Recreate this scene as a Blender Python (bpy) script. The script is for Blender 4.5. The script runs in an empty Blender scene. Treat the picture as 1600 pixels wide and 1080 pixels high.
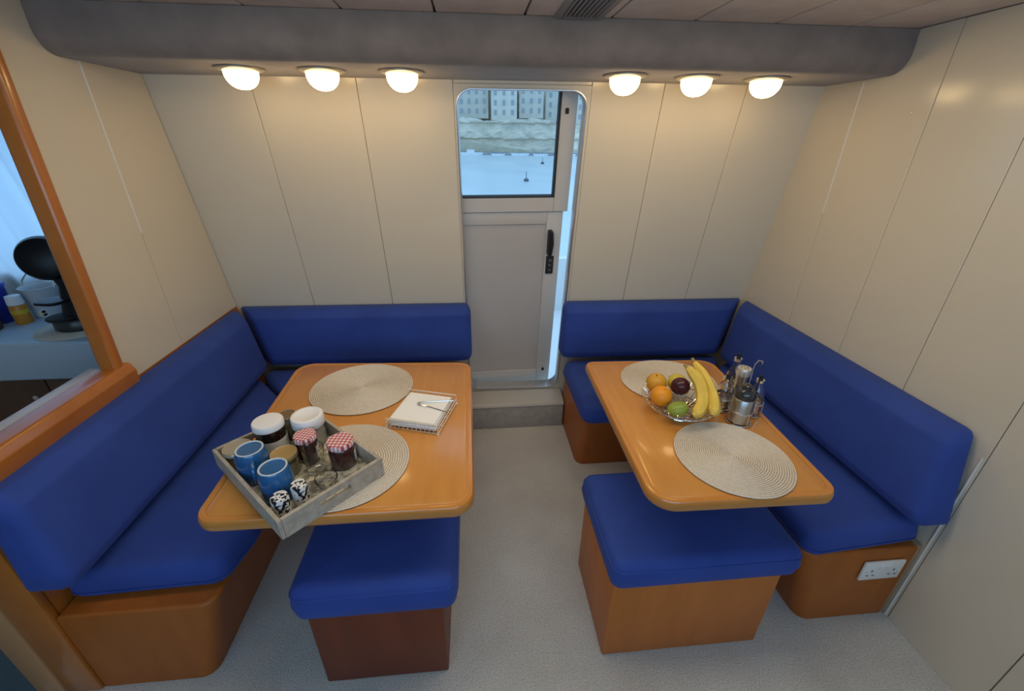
import bpy, bmesh, math, random
from mathutils import Matrix, Vector
random.seed(7)
SC = bpy.context.scene
COL = SC.collection
PI = math.pi

# ------------------------------------------------------------------ camera
def cam_basis(pitch, yaw, roll):
    f = Vector((math.sin(yaw)*math.cos(pitch), math.cos(yaw)*math.cos(pitch), -math.sin(pitch)))
    r = Vector((math.cos(yaw), -math.sin(yaw), 0))
    u = r.cross(f)
    return r*math.cos(roll)+u*math.sin(roll), -r*math.sin(roll)+u*math.cos(roll), f
cd = bpy.data.cameras.new('camera')
cam = bpy.data.objects.new('camera', cd); COL.objects.link(cam)
cd.sensor_width = 36.0; cd.lens = 660.2/1600*36.0; cd.clip_start = 0.02; cd.clip_end = 2000
r_, u_, f_ = cam_basis(math.radians(25.78), math.radians(5.42), math.radians(0.488))
cam.matrix_world = Matrix(((r_.x, u_.x, -f_.x, 0), (r_.y, u_.y, -f_.y, 0), (r_.z, u_.z, -f_.z, 1.56), (0, 0, 0, 1)))
SC.camera = cam

# ------------------------------------------------------------------ world, daylight, exposure
w = bpy.data.worlds.new('sky'); SC.world = w; w.use_nodes = True
bg = w.node_tree.nodes['Background']
bg.inputs[0].default_value = (0.42, 0.70, 1.0, 1); bg.inputs[1].default_value = 1.6
SC.view_settings.view_transform = 'Standard'; SC.view_settings.look = 'None'
SC.view_settings.exposure = 0.0; SC.view_settings.gamma = 1.0
SC.view_settings.use_curve_mapping = False
def area(name, loc, target, sx, sy, power, col):
    d = bpy.data.lights.new(name, 'AREA'); d.shape = 'RECTANGLE'; d.size = sx; d.size_y = sy
    d.energy = power; d.color = col
    o = bpy.data.objects.new(name, d); COL.objects.link(o); o.location = loc
    o.rotation_euler = (Vector(target)-Vector(loc)).to_track_quat('-Z', 'Y').to_euler()
    return o
area('rear_window_daylight', (-0.1, -1.28, 1.42), (0.0, 0.6, 0.5), 2.6, 0.66, 14, (0.50, 0.72, 1.0))
area('added_overhead_fill', (0.15, 0.95, 1.885), (0.15, 1.15, 0.0), 1.9, 0.35, 10.5, (1.0, 0.86, 0.64))  # unseen overhead fill, added to lift the floor and table tops
area('galley_window_daylight', (-2.0, 2.45, 1.45), (-1.9, 1.2, 1.0), 1.0, 0.7, 3.5, (0.22, 0.52, 1.0))

# ------------------------------------------------------------------ materials
def _m(name):
    m = bpy.data.materials.new(name); m.use_nodes = True
    nt = m.node_tree; b = nt.nodes['Principled BSDF']
    return m, nt, b
def setp(b, base, rough, metal=0, coat=0, trans=0, ior=1.45, sheen=0, spec=0.5, alpha=1):
    b.inputs['Base Color'].default_value = (*base, 1); b.inputs['Roughness'].default_value = rough
    b.inputs['Metallic'].default_value = metal; b.inputs['Coat Weight'].default_value = coat
    b.inputs['Coat Roughness'].default_value = 0.12
    b.inputs['Transmission Weight'].default_value = trans; b.inputs['IOR'].default_value = ior
    b.inputs['Sheen Weight'].default_value = sheen; b.inputs['Specular IOR Level'].default_value = spec
    b.inputs['Alpha'].default_value = alpha
def coords(nt, scale=(1, 1, 1)):
    tc = nt.nodes.new('ShaderNodeTexCoord'); mp = nt.nodes.new('ShaderNodeMapping')
    mp.inputs['Scale'].default_value = scale
    nt.links.new(tc.outputs['Object'], mp.inputs['Vector']); return mp.outputs['Vector']
def noise(nt, vec, scale, detail=4, rough=0.55):
    n = nt.nodes.new('ShaderNodeTexNoise'); n.inputs['Scale'].default_value = scale
    n.inputs['Detail'].default_value = detail; n.inputs['Roughness'].default_value = rough
    nt.links.new(vec, n.inputs['Vector']); return n.outputs['Fac']
def ramp(nt, fac, stops):
    r = nt.nodes.new('ShaderNodeValToRGB'); e = r.color_ramp.elements
    while len(e) < len(stops): e.new(0.5)
    for k, (p, c) in enumerate(stops):
        e[k].position = p; e[k].color = (*c, 1) if len(c) == 3 else c
    nt.links.new(fac, r.inputs['Fac']); return r.outputs['Color']
def bump(nt, b, h, strength, dist):
    n = nt.nodes.new('ShaderNodeBump'); n.inputs['Strength'].default_value = strength
    n.inputs['Distance'].default_value = dist
    nt.links.new(h, n.inputs['Height']); nt.links.new(n.outputs['Normal'], b.inputs['Normal'])
def plain(name, base, rough=0.5, **k):
    m, nt, b = _m(name); setp(b, base, rough, **k); return m
def varied(name, base, rough=0.5, amt=0.12, scale=6, bscale=0, bstr=0.2, bdist=0.002, stretch=(1, 1, 1), **k):
    m, nt, b = _m(name); setp(b, base, rough, **k); v = coords(nt, stretch)
    lo = tuple(c*(1-amt) for c in base); hi = tuple(min(1, c*(1+amt)) for c in base)
    nt.links.new(ramp(nt, noise(nt, v, scale), [(0.3, lo), (0.7, hi)]), b.inputs['Base Color'])
    if bscale: bump(nt, b, noise(nt, v, bscale, 3), bstr, bdist)
    return m
def wood(name, dark, light, rough, stretch, coat=0.4):
    m, nt, b = _m(name); setp(b, light, rough, coat=coat); v = coords(nt, stretch)
    f = noise(nt, v, 3.0, 6, 0.6)
    nt.links.new(ramp(nt, f, [(0.25, dark), (0.5, tuple((a+c)/2 for a, c in zip(dark, light))), (0.75, light)]), b.inputs['Base Color'])
    return m
M = {}
M['wall'] = varied('cream_laminate', (0.67, 0.605, 0.49), 0.19, 0.02, 1.5, 5, 0.10, 0.002)
M['groove'] = plain('dark_joint_strip', (0.30, 0.27, 0.23), 0.7)  # darker backing that shows in the joints between panels and boards
M['bead'] = plain('pale_joint_bead', (0.74, 0.71, 0.66), 0.35)
M['ceiling'] = varied('ceiling_fabric', (0.68, 0.61, 0.57), 0.9, 0.08, 14, 160, 0.25, 0.001)
M['valance'] = varied('grey_suede', (0.215, 0.18, 0.165), 0.95, 0.16, 9, 120, 0.3, 0.001, sheen=0.2)
def carpet():
    m, nt, b = _m('loop_carpet'); setp(b, (0.5, 0.48, 0.45), 1.0, sheen=0.25, spec=0.1)
    v = coords(nt); a = noise(nt, v, 210, 3, 0.7); c = noise(nt, v, 2.5, 4, 0.6)
    mx = nt.nodes.new('ShaderNodeMixRGB'); mx.blend_type = 'MULTIPLY'; mx.inputs[0].default_value = 1
    nt.links.new(ramp(nt, a, [(0.3, (0.50, 0.48, 0.45)), (0.68, (0.90, 0.88, 0.84))]), mx.inputs[1])
    nt.links.new(ramp(nt, c, [(0.3, (0.82, 0.80, 0.78)), (0.7, (1, 1, 1))]), mx.inputs[2])
    nt.links.new(mx.outputs[0], b.inputs['Base Color']); bump(nt, b, a, 0.9, 0.006); return m
M['carpet'] = carpet()
def fabric(name, base):
    m, nt, b = _m(name); setp(b, base, 0.8, sheen=0.12, spec=0.25); v = coords(nt)
    b.inputs['Sheen Tint'].default_value = (0.45, 0.55, 1, 1)
    lo = tuple(c*0.9 for c in base); hi = tuple(c*1.12 for c in base)
    nt.links.new(ramp(nt, noise(nt, v, 5, 3), [(0.3, lo), (0.7, hi)]), b.inputs['Base Color'])
    ad = nt.nodes.new('ShaderNodeMath'); ad.operation = 'ADD'
    ml = nt.nodes.new('ShaderNodeMath'); ml.operation = 'MULTIPLY'; ml.inputs[1].default_value = 0.03
    nt.links.new(noise(nt, v, 420, 2), ml.inputs[0]); nt.links.new(ml.outputs[0], ad.inputs[0])
    nt.links.new(noise(nt, v, 5.5, 2), ad.inputs[1]); bump(nt, b, ad.outputs[0], 0.35, 0.02)
    return m
M['blue'] = fabric('blue_upholstery', (0.032, 0.068, 0.31))
M['table'] = wood('table_cherry', (0.55, 0.225, 0.042), (0.64, 0.285, 0.062), 0.28, (9, 0.9, 9), 0.5)
M['edge'] = wood('table_lipping', (0.52, 0.205, 0.038), (0.60, 0.25, 0.05), 0.25, (2, 2, 2), 0.6)
M['bench'] = wood('bench_cherry', (0.33, 0.088, 0.010), (0.43, 0.122, 0.015), 0.42, (6, 6, 0.8), 0.0)
M['stoolw'] = wood('stool_cherry', (0.46, 0.130, 0.020), (0.57, 0.175, 0.030), 0.42, (6, 6, 0.8), 0.0)
M['stoold'] = wood('stool_mahogany', (0.13, 0.024, 0.008), (0.19, 0.038, 0.011), 0.42, (6, 6, 0.8), 0.0)
M['frame'] = wood('frame_cherry', (0.38, 0.115, 0.016), (0.50, 0.165, 0.026), 0.28, (2, 2, 2), 0.5)
M['tan'] = wood('tan_board', (0.42, 0.21, 0.09), (0.50, 0.27, 0.12), 0.4, (6, 6, 0.8), 0.2)
M['darkwood'] = wood('galley_dark_wood', (0.08, 0.035, 0.02), (0.12, 0.055, 0.03), 0.4, (6, 6, 0.8), 0.2)
M['alu'] = plain('brushed_aluminium', (0.66, 0.66, 0.68), 0.28, metal=1)
M['doorpaint'] = varied('door_grey_cream', (0.60, 0.57, 0.54), 0.35, 0.03, 3)
M['doorpanel'] = varied('door_panel_cream', (0.54, 0.50, 0.47), 0.4, 0.03, 3)
M['black'] = plain('black_plastic', (0.012, 0.012, 0.014), 0.35)
M['rubber'] = plain('black_rubber', (0.02, 0.02, 0.022), 0.7)
M['chrome'] = plain('chrome', (0.80, 0.80, 0.80), 0.12, metal=1)
M['steel'] = varied('brushed_steel', (0.55, 0.54, 0.52), 0.30, 0.08, 40, metal=1, stretch=(1, 1, 0.05))
M['whitepl'] = plain('white_plastic', (0.80, 0.79, 0.76), 0.35)
M['whitelid'] = plain('white_lid', (0.80, 0.80, 0.82), 0.4)
M['paper'] = plain('white_paper', (0.86, 0.86, 0.86), 0.9)
M['whitewire'] = plain('cream_wire', (0.78, 0.72, 0.62), 0.35)
M['glass'] = plain('clear_glass', (0.97, 0.98, 0.98), 0.02, trans=1, ior=1.45)
M['counter'] = plain('galley_counter_laminate', (0.42, 0.52, 0.62), 0.3)
def pane():
    m, nt, b = _m('window_pane'); out = nt.nodes['Material Output']
    t = nt.nodes.new('ShaderNodeBsdfTransparent'); t.inputs[0].default_value = (0.93, 0.96, 0.97, 1)
    g = nt.nodes.new('ShaderNodeBsdfGlossy'); g.inputs['Roughness'].default_value = 0.02
    mx = nt.nodes.new('ShaderNodeMixShader'); mx.inputs[0].default_value = 0.05
    nt.links.new(t.outputs[0], mx.inputs[1]); nt.links.new(g.outputs[0], mx.inputs[2])
    nt.links.new(mx.outputs[0], out.inputs['Surface']); return m
M['pane'] = pane()
def lampglass():
    m, nt, b = _m('lit_opal_glass'); setp(b, (0.9, 0.85, 0.75), 0.4)
    tc = nt.nodes.new('ShaderNodeTexCoord'); sp = nt.nodes.new('ShaderNodeSeparateXYZ')
    nt.links.new(tc.outputs['Object'], sp.inputs[0])
    mr = nt.nodes.new('ShaderNodeMapRange'); mr.inputs[1].default_value = -0.006; mr.inputs[2].default_value = -0.05
    mr.inputs[3].default_value = 2.2; mr.inputs[4].default_value = LAMP
    nt.links.new(sp.outputs['Z'], mr.inputs[0]); nt.links.new(mr.outputs[0], b.inputs['Emission Strength'])
    b.inputs['Emission Color'].default_value = (1.0, 0.69, 0.33, 1); return m
LAMP = 17.0
M['lamp'] = lampglass()
def rings():
    m, nt, b = _m('woven_cord'); setp(b, (0.6, 0.54, 0.46), 0.75)
    tc = nt.nodes.new('ShaderNodeTexCoord'); n1 = noise(nt, tc.outputs['Object'], 200, 2)
    sp = nt.nodes.new('ShaderNodeSeparateXYZ'); nt.links.new(tc.outputs['Object'], sp.inputs[0])
    cv = nt.nodes.new('ShaderNodeCombineXYZ'); nt.links.new(sp.outputs['X'], cv.inputs[0]); nt.links.new(sp.outputs['Y'], cv.inputs[1])
    ln = nt.nodes.new('ShaderNodeVectorMath'); ln.operation = 'LENGTH'; nt.links.new(cv.outputs[0], ln.inputs[0])
    ml = nt.nodes.new('ShaderNodeMath'); ml.operation = 'MULTIPLY'; ml.inputs[1].default_value = 27/0.187; nt.links.new(ln.outputs['Value'], ml.inputs[0])
    fr_ = nt.nodes.new('ShaderNodeMath'); fr_.operation = 'FRACT'; nt.links.new(ml.outputs[0], fr_.inputs[0])
    groove_tone = ramp(nt, fr_.outputs[0], [(0.0, (0.52, 0.48, 0.43)), (0.22, (1, 1, 1)), (0.78, (1, 1, 1)), (1.0, (0.52, 0.48, 0.43))])  # each cord ring gets darker towards its two edges
    mx = nt.nodes.new('ShaderNodeMixRGB'); mx.blend_type = 'MULTIPLY'; mx.inputs[0].default_value = 1
    nt.links.new(ramp(nt, n1, [(0.3, (0.60, 0.53, 0.45)), (0.7, (0.74, 0.68, 0.59))]), mx.inputs[1]); nt.links.new(groove_tone, mx.inputs[2])
    nt.links.new(mx.outputs[0], b.inputs['Base Color']); return m
M['woven'] = rings()
M['greywood'] = wood('weathered_grey_wood', (0.30, 0.26, 0.21), (0.52, 0.47, 0.40), 0.7, (14, 14, 14), 0)
def traypaper():
    m, nt, b = _m('tray_collage_print'); setp(b, (0.6, 0.55, 0.4), 0.35); v = coords(nt)
    vo = nt.nodes.new('ShaderNodeTexVoronoi'); vo.inputs['Scale'].default_value = 14; nt.links.new(v, vo.inputs['Vector'])
    sp = nt.nodes.new('ShaderNodeSeparateColor'); nt.links.new(vo.outputs['Color'], sp.inputs[0])
    mx = nt.nodes.new('ShaderNodeMixRGB'); mx.blend_type = 'MULTIPLY'; mx.inputs[0].default_value = 0.8
    nt.links.new(ramp(nt, sp.outputs[0], [(0.1, (0.78, 0.72, 0.50)), (0.45, (0.50, 0.48, 0.40)), (0.7, (0.70, 0.66, 0.55)), (0.95, (0.36, 0.36, 0.33))]), mx.inputs[1])
    nt.links.new(ramp(nt, noise(nt, v, 60, 4), [(0.42, (0.25, 0.24, 0.22)), (0.55, (1, 1, 1))]), mx.inputs[2])
    nt.links.new(mx.outputs[0], b.inputs['Base Color']); return m
M['collage'] = traypaper()
M['mug'] = varied('blue_glaze', (0.020, 0.115, 0.32), 0.12, 0.1, 20, coat=0.5)
M['mugrim'] = plain('pale_unglazed_rim', (0.55, 0.60, 0.66), 0.5)
def floral():
    m, nt, b = _m('black_floral_print'); setp(b, (0.8, 0.8, 0.8), 0.25); v = coords(nt, (1, 1, 0.8))
    n1 = noise(nt, v, 95, 1, 0.4); vo = nt.nodes.new('ShaderNodeTexVoronoi'); vo.inputs['Scale'].default_value = 120; nt.links.new(v, vo.inputs['Vector'])
    ad = nt.nodes.new('ShaderNodeMath'); ad.operation = 'MULTIPLY_ADD'; ad.inputs[1].default_value = 0.25
    nt.links.new(vo.outputs['Distance'], ad.inputs[0]); nt.links.new(n1, ad.inputs[2])
    nt.links.new(ramp(nt, ad.outputs[0], [(0.56, (0.015, 0.018, 0.03)), (0.60, (0.75, 0.76, 0.78))]), b.inputs['Base Color']); return m
M['floral'] = floral()
def gingham():
    m, nt, b = _m('red_gingham'); setp(b, (0.7, 0.3, 0.3), 0.55); v = coords(nt)
    sp = nt.nodes.new('ShaderNodeSeparateXYZ'); nt.links.new(v, sp.inputs[0])
    s = []
    for k in ('X', 'Y'):
        a = nt.nodes.new('ShaderNodeMath'); a.operation = 'MULTIPLY'; a.inputs[1].default_value = 2*PI/0.0105
        c = nt.nodes.new('ShaderNodeMath'); c.operation = 'SINE'; d = nt.nodes.new('ShaderNodeMath'); d.operation = 'GREATER_THAN'; d.inputs[1].default_value = 0
        nt.links.new(sp.outputs[k], a.inputs[0]); nt.links.new(a.outputs[0], c.inputs[0]); nt.links.new(c.outputs[0], d.inputs[0]); s.append(d)
    ad = nt.nodes.new('ShaderNodeMath'); ad.operation = 'ADD'; nt.links.new(s[0].outputs[0], ad.inputs[0]); nt.links.new(s[1].outputs[0], ad.inputs[1])
    hf = nt.nodes.new('ShaderNodeMath'); hf.operation = 'MULTIPLY'; hf.inputs[1].default_value = 0.5; nt.links.new(ad.outputs[0], hf.inputs[0])
    nt.links.new(ramp(nt, hf.outputs[0], [(0.0, (0.75, 0.70, 0.70)), (0.5, (0.62, 0.26, 0.28)), (1.0, (0.42, 0.06, 0.08))]), b.inputs['Base Color']); return m
M['gingham'] = gingham()
M['choc'] = plain('chocolate_spread', (0.022, 0.010, 0.006), 0.15, coat=0.6)
M['jam'] = plain('dark_jam', (0.05, 0.012, 0.012), 0.15, coat=0.6)
M['gold'] = plain('gold_lid', (0.62, 0.45, 0.20), 0.32, metal=0.8)
M['brass'] = plain('pale_lid_metal', (0.62, 0.57, 0.45), 0.3, metal=0.7)
M['honey'] = plain('pale_honey', (0.42, 0.33, 0.16), 0.15, coat=0.5)
M['label'] = varied('paper_label', (0.72, 0.70, 0.68), 0.6, 0.15, 60)
M['smoke'] = plain('smoke_plastic', (0.03, 0.03, 0.035), 0.15, coat=0.5)
M['orange'] = varied('orange_peel', (0.80, 0.30, 0.015), 0.4, 0.06, 20, 260, 0.35, 0.001)
M['mango'] = varied('yellow_orange_skin', (0.66, 0.33, 0.03), 0.4, 0.15, 18)
M['apple'] = varied('yellow_green_skin', (0.60, 0.50, 0.07), 0.32, 0.15, 22)
M['plum'] = varied('dark_plum_skin', (0.060, 0.010, 0.016), 0.28, 0.3, 25)
M['lime'] = varied('green_skin', (0.25, 0.32, 0.045), 0.32, 0.15, 25)
M['banana'] = varied('banana_skin', (0.74, 0.52, 0.09), 0.45, 0.10, 18)
M['stem'] = plain('brown_stem', (0.10, 0.06, 0.025), 0.7)
M['bstem'] = plain('banana_stem', (0.34, 0.24, 0.06), 0.6)

# ------------------------------------------------------------------ mesh helpers
def mesh_obj(name, verts, faces, mat, parent=None, smooth=False, matrix=None):
    me = bpy.data.meshes.new(name); me.from_pydata([tuple(v) for v in verts], [], faces); me.update()
    bm = bmesh.new(); bm.from_mesh(me); bmesh.ops.recalc_face_normals(bm, faces=bm.faces); bm.to_mesh(me); bm.free()
    return link(name, me, mat, parent, smooth, matrix)
def link(name, me, mat, parent=None, smooth=False, matrix=None):
    if mat is not None and not me.materials: me.materials.append(mat)
    if smooth:
        for p in me.polygons: p.use_smooth = True
        me.set_sharp_from_angle(angle=math.radians(42))
    o = bpy.data.objects.new(name, me); COL.objects.link(o)
    if parent: o.parent = parent
    if matrix is not None: o.matrix_local = matrix
    return o
def bm_obj(name, bm, mat, parent=None, smooth=False, matrix=None):
    bmesh.ops.recalc_face_normals(bm, faces=bm.faces)
    me = bpy.data.meshes.new(name); bm.to_mesh(me); bm.free()
    return link(name, me, mat, parent, smooth, matrix)
def add_box(bm, x0, x1, y0, y1, z0, z1, bev=0, seg=2, mat4=None):
    r = bmesh.ops.create_cube(bm, size=1.0); vs = r['verts']
    for v in vs: v.co = Vector(((x0+x1)/2+v.co.x*(x1-x0), (y0+y1)/2+v.co.y*(y1-y0), (z0+z1)/2+v.co.z*(z1-z0)))
    if bev:
        es = list({e for v in vs for e in v.link_edges})
        rr = bmesh.ops.bevel(bm, geom=es, offset=bev, segments=seg, profile=0.5, affect='EDGES')
        vs = list({v for f in rr['faces'] for v in f.verts} | {v for v in vs if v.is_valid})
    if mat4 is not None:
        for v in vs: v.co = mat4 @ v.co
def box(name, x0, x1, y0, y1, z0, z1, mat, parent=None, bev=0.0, seg=2, matrix=None):
    bm = bmesh.new(); add_box(bm, x0, x1, y0, y1, z0, z1, bev, seg)
    return bm_obj(name, bm, mat, parent, bev > 0, matrix)
def lathe_data(prof, seg=32, off=(0, 0, 0)):
    vs, fs = [], []
    n = len(prof)
    for i in range(seg):
        a = 2*PI*i/seg
        for r, z in prof: vs.append((off[0]+r*math.cos(a), off[1]+r*math.sin(a), off[2]+z))
    for i in range(seg):
        j = (i+1) % seg
        for k in range(n-1): fs.append((i*n+k, j*n+k, j*n+k+1, i*n+k+1))
    ringp = prof[0] == prof[-1]
    if ringp: return vs, fs
    if prof[0][0] > 1e-5: fs.append(tuple(i*n for i in range(seg)))
    if prof[-1][0] > 1e-5: fs.append(tuple(i*n+n-1 for i in range(seg)))
    return vs, fs
def lathe(name, prof, mat, parent=None, seg=32, off=(0, 0, 0), matrix=None, clean=True):
    vs, fs = lathe_data(prof, seg, off)
    me = bpy.data.meshes.new(name); me.from_pydata(vs, [], fs)
    bm = bmesh.new(); bm.from_mesh(me); bpy.data.meshes.remove(me)
    bmesh.ops.remove_doubles(bm, verts=bm.verts, dist=1e-6)
    return bm_obj(name, bm, mat, parent, True, matrix)
def arc_label(name, r, z0, z1, a0, a1, mat, parent, n=14):
    V, F = [], []
    for i in range(n+1):
        a = a0+(a1-a0)*i/n
        for q, z in ((r, z0), (r+0.0007, z0), (r+0.0007, z1), (r, z1)): V.append((q*math.cos(a), q*math.sin(a), z))
    for i in range(n):
        for k in range(4): F.append((i*4+k, i*4+(k+1) % 4, i*4+4+(k+1) % 4, i*4+4+k))
    F += [(0, 1, 2, 3), (n*4, n*4+1, n*4+2, n*4+3)]
    return mesh_obj(name, V, F, mat, parent)
def tube_data(path, r, seg=8, closed=False):
    path = [Vector(p) for p in path]; n = len(path); vs, fs = [], []
    rad = r if isinstance(r, (list, tuple)) else [r]*n
    prev = None
    for i, p in enumerate(path):
        if closed: t = path[(i+1) % n]-path[i-1]
        else: t = path[min(i+1, n-1)]-path[max(i-1, 0)]
        t.normalize()
        if prev is None:
            ref = Vector((0, 0, 1)) if abs(t.z) < 0.9 else Vector((1, 0, 0))
            a = t.cross(ref).normalized()
        else:
            a = prev - t*prev.dot(t)
            a = a.normalized() if a.length > 1e-6 else t.orthogonal().normalized()
        prev = a; b = t.cross(a)
        for k in range(seg):
            th = 2*PI*k/seg; vs.append(p + (a*math.cos(th)+b*math.sin(th))*rad[i])
    for i in range(n if closed else n-1):
        j = (i+1) % n
        for k in range(seg): fs.append((i*seg+k, i*seg+(k+1) % seg, j*seg+(k+1) % seg, j*seg+k))
    if not closed: fs.append(tuple(range(seg))); fs.append(tuple((n-1)*seg+k for k in range(seg)))
    return vs, fs
def tube(name, path, r, mat, parent=None, seg=8, closed=False, matrix=None):
    vs, fs = tube_data(path, r, seg, closed); return mesh_obj(name, vs, fs, mat, parent, True, matrix)
def multi_tube(name, paths, r, mat, parent=None, seg=6, matrix=None):
    V, F = [], []
    for p, cl in paths:
        vs, fs = tube_data(p, r, seg, cl); b = len(V); V += vs; F += [tuple(b+i for i in f) for f in fs]
    return mesh_obj(name, V, F, mat, parent, True, matrix)
def round_poly(pts, rad, seg=5):
    out = []; n = len(pts)
    for i in range(n):
        p = Vector(pts[i]); a = Vector(pts[i-1]); c = Vector(pts[(i+1) % n]); r = rad[i] if isinstance(rad, (list, tuple)) else rad
        if r <= 0: out.append((p.x, p.y)); continue
        d1 = (a-p).normalized(); d2 = (c-p).normalized(); ang = d1.angle(d2)
        L = r/math.tan(ang/2); s = p+d1*L; e = p+d2*L
        ctr = p+(d1+d2).normalized()*(r/math.sin(ang/2))
        v0 = s-ctr; v1 = e-ctr; tot = v0.angle(v1); sg = 1 if v0.x*v1.y-v0.y*v1.x > 0 else -1
        for k in range(seg+1):
            t = sg*tot*k/seg; out.append((ctr.x+v0.x*math.cos(t)-v0.y*math.sin(t), ctr.y+v0.x*math.sin(t)+v0.y*math.cos(t)))
    return out
def inset(poly, d):
    n = len(poly); A = sum(poly[i-1][0]*poly[i][1]-poly[i][0]*poly[i-1][1] for i in range(n)); s = 1 if A > 0 else -1
    out = []
    for i in range(n):
        p = Vector(poly[i]); a = (p-Vector(poly[i-1])).normalized(); b = (Vector(poly[(i+1) % n])-p).normalized()
        na = Vector((-a.y, a.x)); nb = Vector((-b.y, b.x)); m = na+nb; m = m/max(0.25, (m.length_squared/2))
        out.append((p.x+s*m.x*d, p.y+s*m.y*d))
    return out
def loft(name, loops, mat, parent=None, smooth=True, matrix=None, cap0=True, cap1=True):
    n = len(loops[0]); V = [v for l in loops for v in l]; F = []
    for k in range(len(loops)-1):
        for i in range(n):
            j = (i+1) % n; F.append((k*n+i, k*n+j, (k+1)*n+j, (k+1)*n+i))
    if cap0: F.append(tuple(range(n-1, -1, -1)))
    if cap1: F.append(tuple((len(loops)-1)*n+i for i in range(n)))
    return mesh_obj(name, V, F, mat, parent, smooth, matrix)
def slab(name, poly, z0, z1, mat, parent=None, edge=0.008, seg=4, matrix=None):
    loops = []
    for k in range(seg+1):
        t = PI/2*k/seg
        loops.append([(x, y, z0+edge-edge*math.cos(t)) for x, y in inset(poly, edge-edge*math.sin(t))])
    for k in range(seg+1):
        t = PI/2*k/seg
        loops.append([(x, y, z1-edge+edge*math.sin(t)) for x, y in inset(poly, edge-edge*math.cos(t))])
    return loft(name, loops, mat, parent, True, matrix)
def cushion(name, poly, z0, z1, mat, parent=None, r=0.035, crown=0.012, bulge=0.006):
    """soft pad: rounded edges, sides bulging out, crowned top"""
    loops = []
    rb = r*0.6
    for k in range(4):
        t = PI/2*k/3; loops.append([(x, y, z0+rb-rb*math.cos(t)) for x, y in inset(poly, rb-rb*math.sin(t))])
    zm = (z0+rb+z1-r)/2
    loops.append([(x, y, zm) for x, y in inset(poly, -bulge)])
    for k in range(6):
        t = PI/2*k/5; loops.append([(x, y, z1-r+r*math.sin(t)) for x, y in inset(poly, r-r*math.cos(t))])
    last = loops[-1]; n = len(last); cx = sum(p[0] for p in last)/n; cy = sum(p[1] for p in last)/n
    for k, c in ((0.80, 0.40), (0.5, 0.75), (0.2, 0.97), (0.02, 1.0)):
        loops.append([(cx+(x-cx)*k, cy+(y-cy)*k, z1+crown*c) for x, y, _ in last])
    return loft(name, loops, mat, parent, True)
def T(x=0, y=0, z=0, rz=0, rx=0, ry=0):
    return Matrix.Translation((x, y, z)) @ Matrix.Rotation(rz, 4, 'Z') @ Matrix.Rotation(ry, 4, 'Y') @ Matrix.Rotation(rx, 4, 'X')
def tag(o, label, cat, group=None):
    o['label'] = label; o['category'] = cat
    if group: o['group'] = group
    return o
def thing(name, label, cat, loc=(0, 0, 0), rz=0, group=None, matrix=None):
    o = bpy.data.objects.new(name, None); COL.objects.link(o); o.empty_display_size = 0.05
    if matrix is not None: o.matrix_world = matrix
    else: o.location = loc; o.rotation_euler = (0, 0, rz)
    return tag(o, label, cat, group)
def struct(o, label=None, cat=None):
    o['kind'] = 'structure'
    if label: o['label'] = label
    if cat: o['category'] = cat
    return o
def dup(root, matrix, label=None, group=None):
    r = root.copy(); COL.objects.link(r); r.matrix_world = matrix
    if label: r['label'] = label
    if group: r['group'] = group
    for ch in list(root.children):
        c = ch.copy(); COL.objects.link(c); c.parent = r; c.matrix_local = ch.matrix_local
        for g in list(ch.children):
            d = g.copy(); COL.objects.link(d); d.parent = c; d.matrix_local = g.matrix_local
    return r

# ------------------------------------------------------------------ the setting
CZ = 1.90            # ceiling height
XR, XL = 1.47, -1.20  # side walls
LEAN = math.radians(9.94); SK = -0.02; Y0 = 2.25
xa = Vector((1, SK, 0)).normalized(); nn = Vector((-SK, 1, 0)).normalized()
sa = -math.sin(LEAN)*nn + math.cos(LEAN)*Vector((0, 0, 1)); ya = sa.cross(xa)
WM = Matrix(((xa.x, ya.x, sa.x, 0), (xa.y, ya.y, sa.y, Y0), (xa.z, ya.z, sa.z, 0), (0, 0, 0, 1)))
def yb(x, z): return Y0 + SK*x - math.tan(LEAN)*z

floor = struct(box('floor', -2.75, 1.62, -1.25, 2.26, -0.06, 0.0, M['carpet']), 'grey beige loop pile carpet covering the saloon floor', 'floor')

# back wall: core with door hole, then laminate panels as pieces
bm = bmesh.new()
DX0, DX1, DS0, DS1 = -0.05, 0.502, 0.19, 1.79
add_box(bm, -1.26, DX0, 0.012, 0.06, -0.02, 1.93); add_box(bm, DX1, 1.55, 0.012, 0.06, -0.02, 1.93)
add_box(bm, DX0, DX1, 0.012, 0.06, -0.02, DS0); add_box(bm, DX0, DX1, 0.012, 0.06, DS1, 1.93)
wall_back = struct(bm_obj('wall_back', bm, plain('pale_joint', (0.52, 0.47, 0.40), 0.6), matrix=WM), 'cream laminate panelled back wall with a door, leaning inward', 'wall')
g = 0.0010
for a, b_, s0, s1 in ((-1.24, -0.815, 0, 1.9), (-0.815, -0.42, 0, 1.9), (-0.42, DX0, 0, 1.9), (DX0, DX1, 0, DS0), (DX0, DX1, DS1, 1.9), (DX1, 0.80, 0, 1.9), (0.80, 1.145, 0, 1.9), (1.145, 1.50, 0, 1.9)):
    box('panel', a+g, b_-g, 0.0, 0.0115, s0+g, s1, M['wall'], wall_back, 0.0012, 1)
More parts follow.
